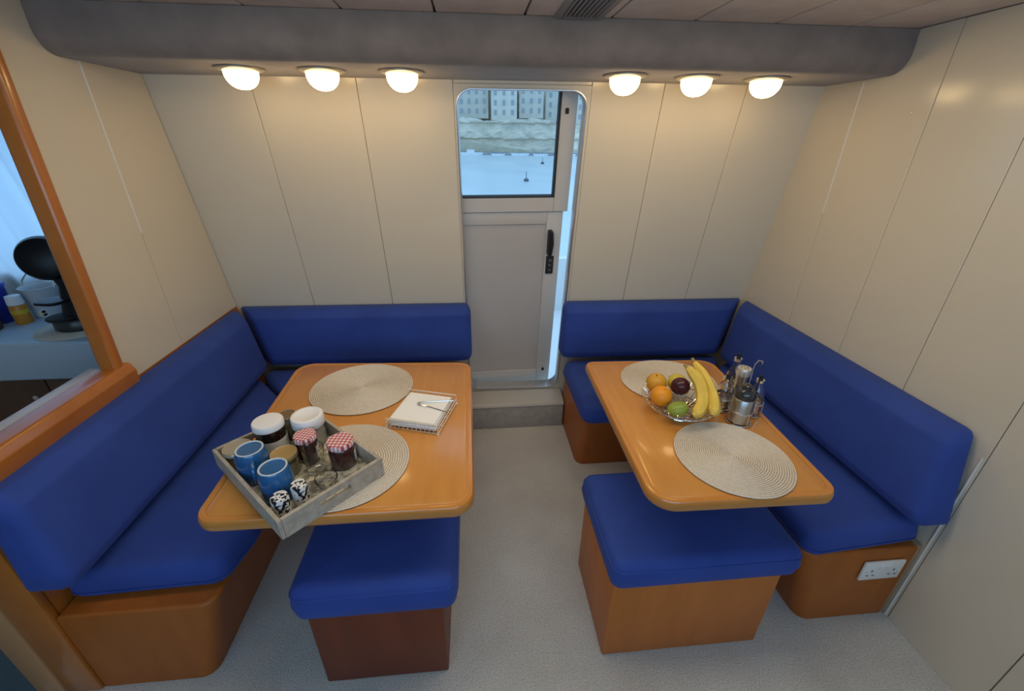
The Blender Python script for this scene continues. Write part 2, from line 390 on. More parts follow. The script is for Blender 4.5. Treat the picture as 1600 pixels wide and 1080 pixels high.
# rounded corners of the door hole
outer = [(DX0, DS0), (DX1, DS0), (DX1, DS1), (DX0, DS1)]
fr = round_poly([(-0.040, 0.203), (0.488, 0.203), (0.488, 1.772), (-0.040, 1.772)], 0.062, 8)
def ring_plate(name, outer, inner, y0, y1, mat, parent, matrix=None):
    # outer rectangle sampled radially to match the inner loop
    n = len(inner); cx = sum(p[0] for p in inner)/n; cz = sum(p[1] for p in inner)/n
    x0, z0 = outer[0]; x1, z1 = outer[2]; q = n//4; O = []
    cor = [(x0, z0), (x1, z0), (x1, z1), (x0, z1)]
    for i in range(n):
        O.append(cor[i//q])
    V = []; F = []
    for y in (y0, y1):
        for p in O: V.append((p[0], y, p[1]))
        for p in inner: V.append((p[0], y, p[1]))
    for i in range(n):
        j = (i+1) % n
        for base, fl in ((0, 0), (2*n, 1)):
            f = [base+i, base+j, base+n+j, base+n+i]
            if O[i] == O[j]: f = [base+i, base+n+j, base+n+i]
            F.append(tuple(f))
        F.append((n+i, n+j, 3*n+j, 3*n+i))
    return mesh_obj(name, V, F, mat, parent, False, matrix)
ring_plate('door_surround', outer, fr, 0.0, 0.045, M['wall'], wall_back)

# right wall with five wide laminate panels
bm = bmesh.new(); add_box(bm, XR+0.012, XR+0.06, -1.22, 2.22, 0, CZ+0.03)
wall_right = struct(bm_obj('wall_right', bm, M['groove']), 'cream laminate side wall with tall vertical panels', 'wall')
sy = [2.20, 1.715, 1.412, 1.125, 0.832, 0.545, 0.26, -0.03, -0.6, -1.19]
for i in range(len(sy)-1):
    box('panel', XR, XR+0.0115, sy[i+1]+g, sy[i]-g, 0.0, CZ, M['wall'], wall_right, 0.0012, 1)
tube('joint_bead', [(XR-0.001, 0.842, 0.002), (XR-0.001, 0.842, 0.73)], 0.0035, M['bead'], wall_right)
tube('joint_bead', [(XR, 1.715, 1.30), (XR, 1.715, 1.772)], 0.003, M['bead'], wall_right)

# left partition: full wall by the window side, low wall with an opening above
wall_left = struct(box('wall_left', XL-0.11, XL-0.012, 0.862, 2.10, 0.0, 0.80, M['groove']), 'cream laminate partition with an opening into the galley', 'wall')
def yz_prism(name, pts, x0, x1, mat, parent=None):
    n = len(pts); V = [(x0, y, z) for y, z in pts]+[(x1, y, z) for y, z in pts]
    F = [tuple(range(n)), tuple(range(2*n-1, n-1, -1))]+[(i, (i+1) % n, n+(i+1) % n, n+i) for i in range(n)]
    return mesh_obj(name, V, F, mat, parent)
yz_prism('panel', [(1.362, 0.80), (1.68-g, 0.80), (1.68-g, CZ), (1.420, CZ)], XL-0.04, XL, M['wall'], wall_left)
yz_prism('panel', [(1.68+g, 0.80), (yb(XL, 0.8)-0.004, 0.80), (yb(XL, CZ)-0.004, CZ), (1.68+g, CZ)], XL-0.04, XL, M['wall'], wall_left)
yz_prism('panel', [(0.862, 0.0), (yb(XL, 0)-0.004, 0.0), (yb(XL, 0.8)-0.004, 0.80), (0.862, 0.80)], XL-0.0115, XL, M['frame'], wall_left)
yz_prism('panel', [(-0.4, 1.86), (1.46, 1.86), (1.46, CZ), (-0.4, CZ)], XL-0.04, XL, M['wall'], wall_left)
tube('joint_bead', [(XL+0.001, 1.68, 1.25), (XL+0.001, 1.68, 1.775)], 0.003, M['bead'], wall_left)
t1 = struct(bpy.data.objects.new('trim_1', None)); COL.objects.link(t1)
t1['label'] = 'cherry wood frame around the galley opening with end boards'; t1['category'] = 'trim'
# post, sill rail, pale sill, end boards
def leaning_bar(name, y_bot, y_top, wid, x0, x1, z0, z1, mat, parent):
    prof = round_poly([(x0, 0), (x1, 0), (x1, wid), (x0, wid)], 0.012, 4)
    loops = [[(x, y_bot+(y_top-y_bot)*t+yy, z0+(z1-z0)*t) for x, yy in prof] for t in (0, 1)]
    return loft(name, loops, mat, parent)
leaning_bar('post', 1.332, 1.388, 0.037, XL-0.040, XL+0.018, 0.835, 1.885, M['frame'], t1)
prof = round_poly([(XL-0.045, 0.79), (XL+0.030, 0.79), (XL+0.034, 0.845), (XL+0.020, 0.872), (XL-0.045, 0.872)], [0, 0.004, 0.012, 0.012, 0.010], 4)
loft('sill_rail', [[(x, y, z) for x, z in prof] for y in (0.842, 1.385)], M['frame'], t1)
box('inner_sill', XL-0.088, XL-0.046, 0.845, 1.36, 0.803, 0.868, plain('sill_laminate', (0.50, 0.48, 0.50), 0.3), t1, 0.004)
box('end_board', XL-0.095, XL, 0.835, 0.861, 0.0, 0.788, M['frame'], t1, 0.006)
box('end_board', XL-0.175, XL-0.097, 0.830, 0.861, 0.0, 0.80, M['tan'], t1, 0.01)

fg = struct(box('floor_galley', -2.69, XL-0.178, -1.19, 1.68, 0.0005, 0.006, varied('galley_vinyl', (0.10, 0.14, 0.16), 0.5, 0.15, 5)), 'dark teal vinyl floor of the galley', 'floor')
lathe('screw_cap', [(0, 0), (0.004, 0), (0.003, 0.0015), (0, 0.002)], M['brass'], wall_right, 10, matrix=T(XR, 1.478, 1.655, ry=-PI/2))
# ceiling boards
bm = bmesh.new(); add_box(bm, -2.75, 1.62, -1.25, 2.3, CZ+0.014, CZ+0.06)
ceiling = struct(bm_obj('ceiling', bm, M['groove']), 'ceiling of long fabric-covered boards with dark joints', 'ceiling')
cs = [-2.72, -2.45, -2.20, -1.93, -1.67, -1.41, -1.153, -0.893, -0.623, -0.356, -0.089, 0.178, 0.443, 0.707, 0.972, 1.228, 1.47]
for a, b_ in zip(cs, cs[1:]):
    box('ceiling_board', a+0.003, b_-0.003, -1.2, 1.95, CZ, CZ+0.0135, M['ceiling'], ceiling, 0.004, 2)

# fabric valance carrying the lamps
prof = round_poly([(1.552, CZ-0.001), (1.548, 1.776), (1.74, 1.7745), (yb(0, 1.775)+0.05, 1.7745), (yb(0, 1.775)+0.0, CZ-0.001)], [0, 0.062, 0, 0, 0], 10)
val = struct(loft('trim_2', [[(x, min(y, yb(x, z)-0.002), z) for y, z in prof] for x in (XL+0.002, XR-0.002)], M['valance']), 'rounded grey suede valance under the ceiling holding six lamps', 'valance')

# step under the door
stp = struct(thing('trim_3', 'carpeted step below the door with a cream ledge', 'step'))
cp2 = varied('step_carpet', (0.36, 0.34, 0.31), 0.95, 0.12, 25, 200, 0.4, 0.002)
box('riser', -0.045, 0.508, 2.075, 2.10, 0.0, 0.150, cp2, stp, 0.004)
loops = [[(x, y, z) for y, z in round_poly([(2.068, 0.150), (yb(0.2, 0.15)-0.012, 0.150), (yb(0.2, 0.188)-0.012, 0.188), (2.075, 0.172)], [0.004, 0, 0, 0.012], 4)] for x in (-0.045, 0.508)]
loft('ledge', loops, plain('ledge_vinyl', (0.52, 0.48, 0.42), 0.55), stp)

# rest of the cabin behind the camera and the galley shell
wr = struct(box('wall_rear', -2.75, 1.55, -1.24, -1.20, 0.0, 1.05, M['wall']), 'cream rear wall below the rear windows', 'wall')
box('upper_wall', -2.75, 1.55, -1.24, -1.20, 1.78, CZ, M['wall'], wr)
for x0, x1 in ((-2.75, -1.9), (-0.35, -0.25), (1.3, 1.55)): box('pier', x0, x1, -1.24, -1.20, 1.05, 1.78, M['wall'], wr)
for n_, (x0, x1) in enumerate(((-1.9, -0.35), (-0.25, 1.3))):
    wd = struct(thing('window_%d' % (n_+1), 'rear window %s' % ('over the galley side' if n_ == 0 else 'over the right side'), 'window'))
    box('pane', x0, x1, -1.225, -1.22, 1.05, 1.78, M['pane'], wd)
wg = struct(box('wall_galley_left', -2.75, -2.70, -1.19, 2.3, 0.0, CZ, M['wall']), 'cream galley side wall', 'wall')
bm = bmesh.new()
for a in ((-2.75, -1.262, 0.0, 0.06, 0, 1.02), (-2.75, -1.262, 0.0, 0.06, 1.80, 1.93), (-2.75, -2.60, 0.0, 0.06, 1.02, 1.80), (-1.40, -1.262, 0.0, 0.06, 1.02, 1.80)): add_box(bm, *a)
wgb = struct(bm_obj('wall_galley_back', bm, M['wall'], matrix=WM), 'cream galley wall behind the counter with a window', 'wall')
wd3 = struct(thing('window_3', 'galley window behind the white curtain', 'window', matrix=WM))
box('pane', -2.60, -1.40, 0.025, 0.03, 1.02, 1.80, M['pane'], wd3)

# ------------------------------------------------------------------ door
door = struct(thing('door_1', 'narrow cream cabin door standing ajar with a window in its upper half', 'door', matrix=WM))
loops = []
for (dy, ins) in ((0.0, 0.0), (-0.004, 0.001), (-0.005, 0.004), (-0.004, 0.007), (0.002, 0.009), (0.060, 0.009), (0.060, 0.0)):
    loops.append([(x, dy, z) for x, z in inset(fr, ins-0.004)])
loops.append(loops[0])
loft('door_frame', loops, M['alu'], door, cap0=False, cap1=False)
HX = -0.06
LM = T(HX, 0.066, 0, rz=math.radians(2.2))   # ajar, hinged on the left
up = box('upper_leaf', 0.0, 0.53, 0.0, 0.001, 1.30, 1.301, M['doorpaint'], door, matrix=LM)
bm = bmesh.new()
gx0, gx1, gs0, gs1 = 0.012, 0.458, 1.328, 1.80
add_box(bm, 0.0, gx0, 0.0, 0.04, 1.258, 1.82, 0.004); add_box(bm, gx1, 0.530, 0.0, 0.04, 1.258, 1.82, 0.004)
add_box(bm, gx0, gx1, 0.0, 0.04, 1.258, gs0, 0.004); add_box(bm, gx0, gx1, 0.0, 0.04, gs1, 1.82, 0.004)
bmesh.ops.recalc_face_normals(bm, faces=bm.faces); bm.to_mesh(up.data); bm.free()
bm = bmesh.new()
for a in ((gx1-0.009, gx1, gs0, gs1), (gx0, gx1, gs0, gs0+0.006)): add_box(bm, a[0], a[1], -0.003, 0.03, a[2], a[3])
bm_obj('gasket', bm, M['rubber'], up)
box('pane', gx0+0.004, gx1-0.004, 0.015, 0.019, gs0+0.004, gs1-0.004, M['pane'], up)
bm = bmesh.new(); add_box(bm, 0.478, 0.492, -0.012, 0.0, 1.680, 1.702, 0.003); bm_obj('latch', bm, M['rubber'], up)
bm = bmesh.new()
px0, px1, ps0, ps1 = 0.012, 0.434, 0.264, 1.196
add_box(bm, 0.0, px0, 0.012, 0.045, 0.160, 1.254, 0.003); add_box(bm, px1, 0.512, 0.012, 0.045, 0.160, 1.254, 0.003)
add_box(bm, px0, px1, 0.012, 0.045, 0.160, ps0, 0.003); add_box(bm, px0, px1, 0.012, 0.045, ps1, 1.254, 0.003)
low = bm_obj('lower_leaf', bm, M['doorpaint'], door, True, LM)
box('recessed_panel', px0, px1, 0.022, 0.032, ps0, ps1, M['doorpanel'], low, 0.001, 1)
tube('panel_bead', [(px0, 0.014, ps0), (px1, 0.014, ps0), (px1, 0.014, ps1), (px0, 0.014, ps1)], 0.003, M['doorpaint'], low, 6, True)
hd = round_poly([(0.441, 1.036), (0.466, 1.036), (0.472, 1.10), (0.466, 1.165), (0.441, 1.165)], [0.008, 0.010, 0.03, 0.010, 0.006], 4)
loft('handle', [[(x, y, z) for x, z in inset(hd, i)] for y, i in ((0.012, 0.0), (-0.020, 0.0), (-0.028, 0.005))], M['black'], low)
lk = box('lock_plate', 0.442, 0.482, 0.003, 0.012, 0.925, 1.024, M['rubber'], low, 0.003)
for z in (0.948, 0.975, 1.002): box('keyhole', 0.456, 0.469, -0.001, 0.003, z-0.006, z+0.006, plain('keyhole_grey', (0.25, 0.25, 0.26), 0.3, metal=0.8), low, 0.001)
lathe('door_stop', [(0.0, 0.0), (0.008, 0.0), (0.008, 0.010), (0.0, 0.012)], M['rubber'], low, 12, matrix=T(0.470, 0.012, 0.270, rx=PI/2))

# ------------------------------------------------------------------ benches
def bench(name, bot, top, rads, label, mat):
    t = thing(name, label, 'bench', (sum(p[0] for p in bot)/len(bot), sum(p[1] for p in bot)/len(bot), 0))
    o = t.location.copy()
    b = round_poly(bot, rads, 6); tp = round_poly(top, rads, 6); H_ = 0.350
    loops = [[(x-o.x, y-o.y, 0.001) for x, y in b]]
    e = 0.012
    lerp = lambda k: [(p[0]+(q[0]-p[0])*k, p[1]+(q[1]-p[1])*k) for p, q in zip(b, tp)]
    loops.append([(x-o.x, y-o.y, H_-e) for x, y in lerp(0.97)])
    for k in range(4):
        a = PI/2*(k+1)/4
        loops.append([(x-o.x, y-o.y, H_-e+e*math.sin(a)) for x, y in inset(tp, e-e*math.cos(a))])
    loft('bench_body', loops, mat, t); return t, o
L_bot = [(-1.198, 0.845), (-0.868, 0.845), (-0.868, 1.73), (-0.055, 1.73), (-0.055, 2.16), (-1.198, 2.16)]
L_top = [(-1.198, 0.845), (-0.778, 0.845), (-0.778, 1.645), (-0.055, 1.645), (-0.055, 2.14), (-1.198, 2.14)]
benchL, oL = bench('bench_box', L_bot, L_top, [0, 0.045, 0.02, 0.03, 0, 0], 'cherry wood L-shaped bench box under the left blue seats', M['bench'])
R_bot = [(1.452, 0.850), (1.130, 0.850), (1.130, 1.726), (0.514, 1.726), (0.514, 2.13), (1.452, 2.13)]
R_top = [(1.452, 0.850), (1.048, 0.850), (1.048, 1.640), (0.514, 1.640), (0.514, 2.11), (1.452, 2.11)]
benchR, oR = bench('bench_box', R_bot, R_top, [0, 0.045, 0.02, 0.045, 0, 0], 'cherry wood L-shaped bench box with a socket, under the right blue seats', M['bench'])
box('filler_strip', 1.453-oR.x, 1.469-oR.x, 0.852-oR.y, 0.90-oR.y, 0.001, 0.352, plain('filler_tan', (0.40, 0.27, 0.16), 0.5), benchR, 0.002)
# socket plate screwed on the bench end: a thing of its own
sk = thing('wall_socket', 'white double power socket on the end of the right bench', 'socket', (1.348, 0.8485, 0.258))
pl = box('plate', -0.073, 0.073, -0.010, 0.0, -0.043, 0.043, M['whitepl'], sk, 0.004)
for s in (-1, 1):
    sw = box('switch', s*0.012-0.006, s*0.012+0.006, -0.014, -0.0095, 0.012, 0.030, M['whitepl'], sk, 0.001)
    for dx, dz, w_, h_ in ((0, 0.010, 0.0028, 0.009), (-0.011, -0.012, 0.0075, 0.0028), (0.011, -0.012, 0.0075, 0.0028)):
        box('pin_slot', s*0.040+dx-w_/2*1.2, s*0.040+dx+w_/2*1.2, -0.0108, -0.0099, dz-h_/2-0.006, dz+h_/2-0.006, M['rubber'], sk)
    lathe('screw', [(0, 0), (0.003, 0), (0.002, 0.001), (0, 0.001)], M['chrome'], sk, 10, matrix=T(s*0.06, -0.010, 0.0, rx=PI/2))

# ------------------------------------------------------------------ cushions
def seat(poly, rads, label, z0=0.352, z1=0.452):
    cx = sum(p[0] for p in poly)/len(poly); cy = sum(p[1] for p in poly)/len(poly)
    q = [(x-cx, y-cy) for x, y in poly]
    o = cushion('seat_cushion', round_poly(q, rads, 5), 0, z1-z0, M['blue'], r=0.036)
    tube('piping', [(x, y, 0.030) for x, y in inset(round_poly(q, rads, 5), -0.0045)], 0.0026, M['blue'], o, 6, True)
    o.location = (cx, cy, z0); return tag(o, label, 'cushion', 'blue bench seat cushions')
MZ = 0.004
seat([(-1.19, 0.890), (-0.770, 0.902), (-0.742, 1.04), (-0.740, 1.585-MZ), (-1.19, 2.10-MZ)], [0.04, 0.05, 0.05, 0.05, 0.05], 'long blue seat cushion along the left partition')
seat([(-0.735, 1.60), (-0.06, 1.60), (-0.06, 2.10), (-1.165, 2.10)], [0.05, 0.05, 0.04, 0.04], 'blue seat cushion behind the left table by the door')
seat([(1.455, 0.865), (1.062, 0.838), (1.040, 0.87), (1.035, 1.585-MZ), (1.455, 2.085-MZ)], [0.04, 0.04, 0.04, 0.05, 0.05], 'long blue seat cushion along the right wall')
seat([(1.028, 1.595), (0.492, 1.595), (0.492, 2.085), (1.43, 2.085)], [0.05, 0.05, 0.04, 0.04], 'short blue seat cushion behind the right table')

BP = [(0.004, 0.482), (0.118, 0.482), (0.134, 0.530), (0.098, 0.765), (0.058, 0.800), (0.004, 0.800)]
BPR = [0.012, 0.036, 0.03, 0.03, 0.025, 0.01]
bprof = round_poly(BP, BPR, 4)
def backrest(fmap, t0, t1, label, ends=(True, True), puff=0.008, n=14):
    """fmap(t, d, z) -> world; t0/t1 may be functions of depth d (mitres)"""
    L = []
    def T0(d, z): return t0(d, z) if callable(t0) else t0
    def T1(d, z): return t1(d, z) if callable(t1) else t1
    secs = []
    offs = [0.0, 0.004, 0.012, 0.022, 0.036]; insv = [0.034, 0.020, 0.008, 0.002, 0.0]
    if ends[0]: secs += [('a', o, i) for o, i in zip(offs, insv)]
    else: secs += [('a', 0.0, 0.012), ('a', 0.006, 0.003), ('a', 0.016, 0.0)]
    secs += [('m', k/n, 0) for k in range(1, n)]
    if ends[1]: secs += [('b', o, i) for o, i in reversed(list(zip(offs, insv)))]
    else: secs += [('b', 0.016, 0.0), ('b', 0.006, 0.003), ('b', 0.0, 0.012)]
    for kind, v, ins in secs:
        lp = []
        for d, z in [(0.062+(d-0.062)*(1-ins/0.055), 0.64+(z-0.64)*(1-ins/0.15)) for d, z in bprof]:
            a, b_ = T0(d, z), T1(d, z); sg = 1 if b_ > a else -1
            t = a+sg*v if kind == 'a' else (b_-sg*v if kind == 'b' else a+(b_-a)*v)
            f = (t-a)/(b_-a); pf = puff*math.sin(PI*max(0, min(1, f)))**0.5 if d > 0.05 else 0
            lp.append(fmap(t, d+pf, z))
        L.append(lp)
    c = Vector((0, 0, 0)); cnt = 0
    for lp in L:
        for p in lp: c += Vector(p); cnt += 1
    c /= cnt; c.z = 0.482
    o = loft('backrest_cushion', [[tuple(Vector(p)-c) for p in lp] for lp in L], M['blue'])
    o.location = c; return tag(o, label, 'cushion', 'blue backrest cushions')
backrest(lambda t, d, z: (XL+0.002+d, t - (max(0, (t-1.3))/0.8)*(math.tan(LEAN)*(z-0.482)), z), lambda d, z: 0.812+0.06*(z-0.482), lambda d, z: 2.150-d, 'long blue backrest cushion along the left partition', (True, False))
backrest(lambda t, d, z: (t, yb(t, z)-0.003-d, z), lambda d, z: XL+0.010+d, -0.022, 'blue backrest cushion on the back wall left of the door', (False, True))
backrest(lambda t, d, z: (XR-0.002-d, t - (max(0, (t-1.3))/0.8)*(math.tan(LEAN)*(z-0.482)), z), lambda d, z: 0.806+0.20*(z-0.482), lambda d, z: 2.100-d, 'long blue backrest cushion along the right wall', (True, False))
backrest(lambda t, d, z: (t, yb(t, z)-0.003-d, z), 0.462, lambda d, z: XR-0.010-d, 'blue backrest cushion on the back wall right of the door', (True, False))

# ------------------------------------------------------------------ stools
def stool(x0, x1, y0, y1, mat, label, cx0, cx1, cy0, cy1, hz=0.366, th=0.108):
    cx, cy = (x0+x1)/2, (y0+y1)/2
    t = thing('stool', label, 'stool', (cx, cy, 0))
    b = bmesh.new(); add_box(b, x0-cx, x1-cx, y0-cy, y1-cy, 0.001, hz, 0.006, 2); bm_obj('stool_body', b, mat, t, True)
    q = round_poly([(cx0-cx, cy0-cy), (cx1-cx, cy0-cy), (cx1-cx, cy1-cy), (cx0-cx, cy1-cy)], 0.035, 6)
    c = cushion('stool_cushion', q, hz+0.001, hz+th, M['blue'], t, r=0.034, crown=0.010)
    pth = [(x, y, hz+th-0.030) for x, y in inset(q, 0.0)]
    tube('piping', pth, 0.0028, M['blue'], c, 6, True)
    return t
stool(-0.505, -0.122, 0.795, 1.12, M['stoold'], 'small stool with dark mahogany base under the left table', -0.530, -0.078, 0.770, 1.135, 0.350, 0.124)
stool(0.388, 0.930, 0.797, 1.145, M['stoolw'], 'wide stool with orange cherry base under the right table', 0.374, 0.962, 0.772, 1.165)

# ------------------------------------------------------------------ tables
TZ = 0.70
def table(corners, rads, label, px, py):
    t = thing('dining_table', label, 'table', (px, py, 0))
    q = round_poly([(x-px, y-py) for x, y in corners], rads, 8)
    slab('table_top', inset(q, 0.020), TZ-0.030, TZ, M['table'], t, 0.003, 2)
    # solid lipping round the edge, a hair proud and bullnosed
    loops = []
    for ins, z in ((0.0205, -0.034), (0.004, -0.034), (0.0, -0.028), (-0.001, -0.016), (0.0, -0.006), (0.004, 0.0), (0.010, 0.0009), (0.016, 0.0009), (0.0205, 0.0002)):
        loops.append([(x, y, TZ+z) for x, y in inset(q, ins)])
    loops.append(loops[0]); loft('edge_lipping', loops, M['edge'], t, cap0=False, cap1=False)
    lathe('pedestal', [(0.0, 0.015), (0.040, 0.015), (0.040, TZ-0.050), (0.10, TZ-0.046), (0.10, TZ-0.036), (0, TZ-0.036)], M['alu'], t, 32)
    lathe('floor_plate', [(0.0, 0.0), (0.12, 0.0), (0.12, 0.008), (0.045, 0.016), (0, 0.016)], M['alu'], t, 32)
    return t
table([(-0.725, 0.818), (-0.018, 0.812), (-0.022, 1.622), (-0.752, 1.668)], [0.055, 0.06, 0.06, 0.07], 'left cherry wood table holding the tray and napkins', -0.36, 1.36)
table([(0.454, 0.782), (0.984, 0.772), (1.028, 1.566), (0.466, 1.590)], [0.075, 0.05, 0.065, 0.04], 'narrow cherry wood table holding the fruit bowl', 0.74, 1.40)

# placemats: spiral-sewn cord, ridges modelled
R_MAT = 0.187
prof = [(0.0, 0.0)]
prof += [(R_MAT-0.002, 0.0), (R_MAT, 0.0018)]
nr = 27
for k in range(nr):
    r0 = R_MAT*(1-k/nr); r1 = R_MAT*(1-(k+1)/nr); 
    prof += [(r0-(r0-r1)*0.04, 0.0016), (r0-(r0-r1)*0.28, 0.0042), (r0-(r0-r1)*0.5, 0.0047), (r0-(r0-r1)*0.72, 0.0042), (r0-(r0-r1)*0.96, 0.0016)]
prof += [(0.0, 0.0040)]
mat0 = lathe('placemat', prof, M['woven'], None, 72)
def place(o, x, y, z, rz=0, sx=1, sy=1): o.location = (x, y, z); o.rotation_euler = (0, 0, rz); o.scale = (sx, sy, 1); return o
mats = [(-0.440, 1.440, TZ+0.002, 'round beige woven placemat at the far end of the left table', 1.02, 0.99),
        (-0.400, 1.010, TZ+0.002, 'round beige woven placemat under the grey tray', 1.02, 1.0),
        (0.762, 1.400, TZ+0.002, 'round beige woven placemat at the far end of the right table', 1.0, 0.90),
        (0.765, 0.945, TZ+0.002, 'round beige woven placemat at the near end of the right table', 0.90, 0.92),
        (-1.665, 1.815, 0.8355, 'round grey woven mat under the black coffee machine', 0.80, 0.80)]
for i, (x, y, z, lb, a, b_) in enumerate(mats):
    o = mat0
    if i: o = mat0.copy(); COL.objects.link(o)
    place(o, x, y, z, 0, a, b_); tag(o, lb, 'placemat', 'round woven placemats')

# ------------------------------------------------------------------ lamps under the valance
lp_x = [-0.756, -0.490, -0.223, 0.557, 0.822, 1.090]; lp_y = [1.752, 1.748, 1.742, 1.716, 1.718, 1.722]
order = ['leftmost lit dome lamp under the grey valance', 'second lit dome lamp from the left under the valance', 'lit dome lamp just left of the door window', 'lit dome lamp just right of the door window', 'second lit dome lamp from the right under the valance', 'rightmost lit dome lamp under the grey valance']
base = thing('dome_lamp', order[0], 'lamp', (lp_x[0], lp_y[0], 1.7735), 0, 'dome lamps under the valance')
lathe('flange', [(0.050, 0.0), (0.074, 0.0), (0.074, -0.004), (0.066, -0.008), (0.054, -0.009), (0.050, -0.006), (0.050, 0.0)], plain('lamp_flange', (0.50, 0.46, 0.38), 0.3, metal=0.6), base, 40)
dp = [(0.0, 0.0), (0.0535, 0.0), (0.0535, -0.012)]
for k in range(1, 11):
    a = PI/2*k/10; dp.append((0.0535*math.cos(a)**0.9 if k < 10 else 0.0, -0.012-0.050*math.sin(a)))
lathe('dome', dp, M['lamp'], base, 40)
for i in range(1, 6): dup(base, Matrix.Translation((lp_x[i], lp_y[i], 1.7735)), order[i])

# ceiling vent
vt = thing('ceiling_vent', 'grey slatted air vent in the ceiling boards above the door', 'vent', (0.338, 1.38, CZ))
b = bmesh.new()
for a in ((-0.072, -0.052, -0.17, 0.165), (0.052, 0.072, -0.17, 0.165), (-0.052, 0.052, 0.148, 0.165), (-0.052, 0.052, -0.17, -0.153)): add_box(b, a[0], a[1], a[2], a[3], -0.008, -0.0005, 0.002, 1)
bm_obj('vent_frame', b, plain('vent_grey', (0.26, 0.25, 0.25), 0.5), vt)
box('vent_back', -0.053, 0.053, -0.154, 0.149, -0.0012, -0.0004, M['rubber'], vt)
sl = plain('slat_grey', (0.24, 0.23, 0.23), 0.5)
for k in range(8): box('slat', -0.0035, 0.0035, -0.153, 0.148, -0.0035, 0.0035, sl, vt, matrix=T(-0.0455+0.013*k, 0, -0.0052, ry=0.6))
# ------------------------------------------------------------------ tray and breakfast things on the left table
TRZ = TZ+0.0075
tu = Vector((0.192, 0.197)).normalized(); TA = math.atan2(tu.y, tu.x)
TO = Vector((-0.469, 0.743)); TW, TL, TH = 0.287, 0.402, 0.058
TM = T(TO.x, TO.y, TRZ, rz=TA)
tray = thing('serving_tray', 'grey weathered wood tray full of jars and mugs on the left table', 'tray', matrix=TM)
box('tray_base', 0.004, TW-0.004, 0.004, TL-0.004, 0.0, 0.006, M['greywood'], tray, 0.001, 1)
box('printed_sheet', 0.011, TW-0.011, 0.011, TL-0.011, 0.0061, 0.0068, M['collage'], tray)
for x0 in (0.0, TW-0.010): box('long_side', x0, x0+0.010, 0.0, TL, 0.0, TH, M['greywood'], tray, 0.0015, 1)
for y0 in (0.0, TL-0.010):
    b = bmesh.new(); c = TW/2
    for a in ((0.0101, TW-0.0101, 0.0, 0.026), (0.0101, TW-0.0101, 0.040, TH), (0.0101, c-0.042, 0.026, 0.040), (c+0.042, TW-0.0101, 0.026, 0.040)): add_box(b, a[0], a[1], y0, y0+0.010, a[2], a[3])
    bm_obj('handle_side', b, M['greywood'], tray)
def on_tray(u, v):
    p = TM @ Vector((u, v, 0.0)); return (p.x, p.y, TRZ+0.0070)
def jar_glass(prof_out, wall=0.0022, floor_t=0.004):
    inn = [(max(0.0, r-wall), z) for r, z in reversed(prof_out) if r > wall]
    inn = [(r, max(z, floor_t)) for r, z in inn]
    return [(0.0, 0.0)]+prof_out+inn+[(0.0, floor_t)]
# mugs, upside down
mp = [(0.0, 0.094), (0.029, 0.094), (0.0305, 0.0965), (0.0335, 0.0970), (0.0360, 0.093), (0.0395, 0.075), (0.0408, 0.05), (0.0405, 0.022), (0.0385, 0.0), (0.0360, 0.0), (0.0375, 0.02), (0.0378, 0.05), (0.036, 0.075), (0.031, 0.088), (0.0, 0.089)]
mug = thing('mug', 'blue glazed mug upside down on the tray beside the lidded glass jar', 'mug', on_tray(0.054, 0.258), TA-1.9, 'blue mugs on the tray')
lathe('mug_body', mp, M['mug'], mug, 40)
lathe('foot_rim', [(0.0295, 0.0955), (0.0305, 0.0978), (0.0330, 0.0982), (0.0345, 0.0968), (0.033, 0.0960), (0.0295, 0.0955)], M['mugrim'], mug, 40)
tube('handle', [(0.039, 0, 0.078), (0.052, 0, 0.079), (0.064, 0, 0.068), (0.067, 0, 0.048), (0.061, 0, 0.029), (0.050, 0, 0.020), (0.040, 0, 0.018)], 0.0055, M['mug'], mug, 10)
p = on_tray(0.062, 0.138); dup(mug, T(*p, rz=TA+PI/2+0.2), 'blue glazed mug upside down on the tray behind the two floral shakers')
# shakers
sp = [(0.0, 0.0), (0.0195, 0.0), (0.0208, 0.002), (0.0208, 0.058), (0.0190, 0.0625), (0.0, 0.0640)]
for (u, v), lb in (((0.037, 0.066), 'black and white floral shaker in the near corner of the tray'), ((0.087, 0.070), 'black and white floral shaker beside the glass dish')):
    t = thing('salt_shaker', lb, 'shaker', on_tray(u, v), u*9, 'floral shakers on the tray')
    lathe('shaker_body', sp, M['floral'], t, 32)
    for k in range(5):
        a = 2*PI*k/5; lathe('pour_hole', [(0, 0.0638), (0.0014, 0.0637), (0.0014, 0.0648), (0, 0.0648)], M['rubber'], t, 8, off=(0.007*math.cos(a), 0.007*math.sin(a), -0.0003))
# chocolate spread jar
t = thing('spread_jar', 'jar of dark chocolate spread with a white screw lid on the tray', 'jar', on_tray(0.136, 0.334), 0.4)
lathe('jar_body', [(0.0, 0.0), (0.037, 0.0), (0.041, 0.004), (0.0415, 0.03), (0.040, 0.062), (0.0385, 0.080), (0.036, 0.088), (0.0, 0.088)], M['choc'], t, 40)
arc_label('label', 0.0413, 0.014, 0.054, -2.2, 0.2, M['label'], t)
lathe('lid', [(0.0, 0.086), (0.0400, 0.086), (0.0425, 0.088), (0.0425, 0.104), (0.0400, 0.108), (0.030, 0.109), (0.0, 0.108)], M['whitelid'], t, 40)
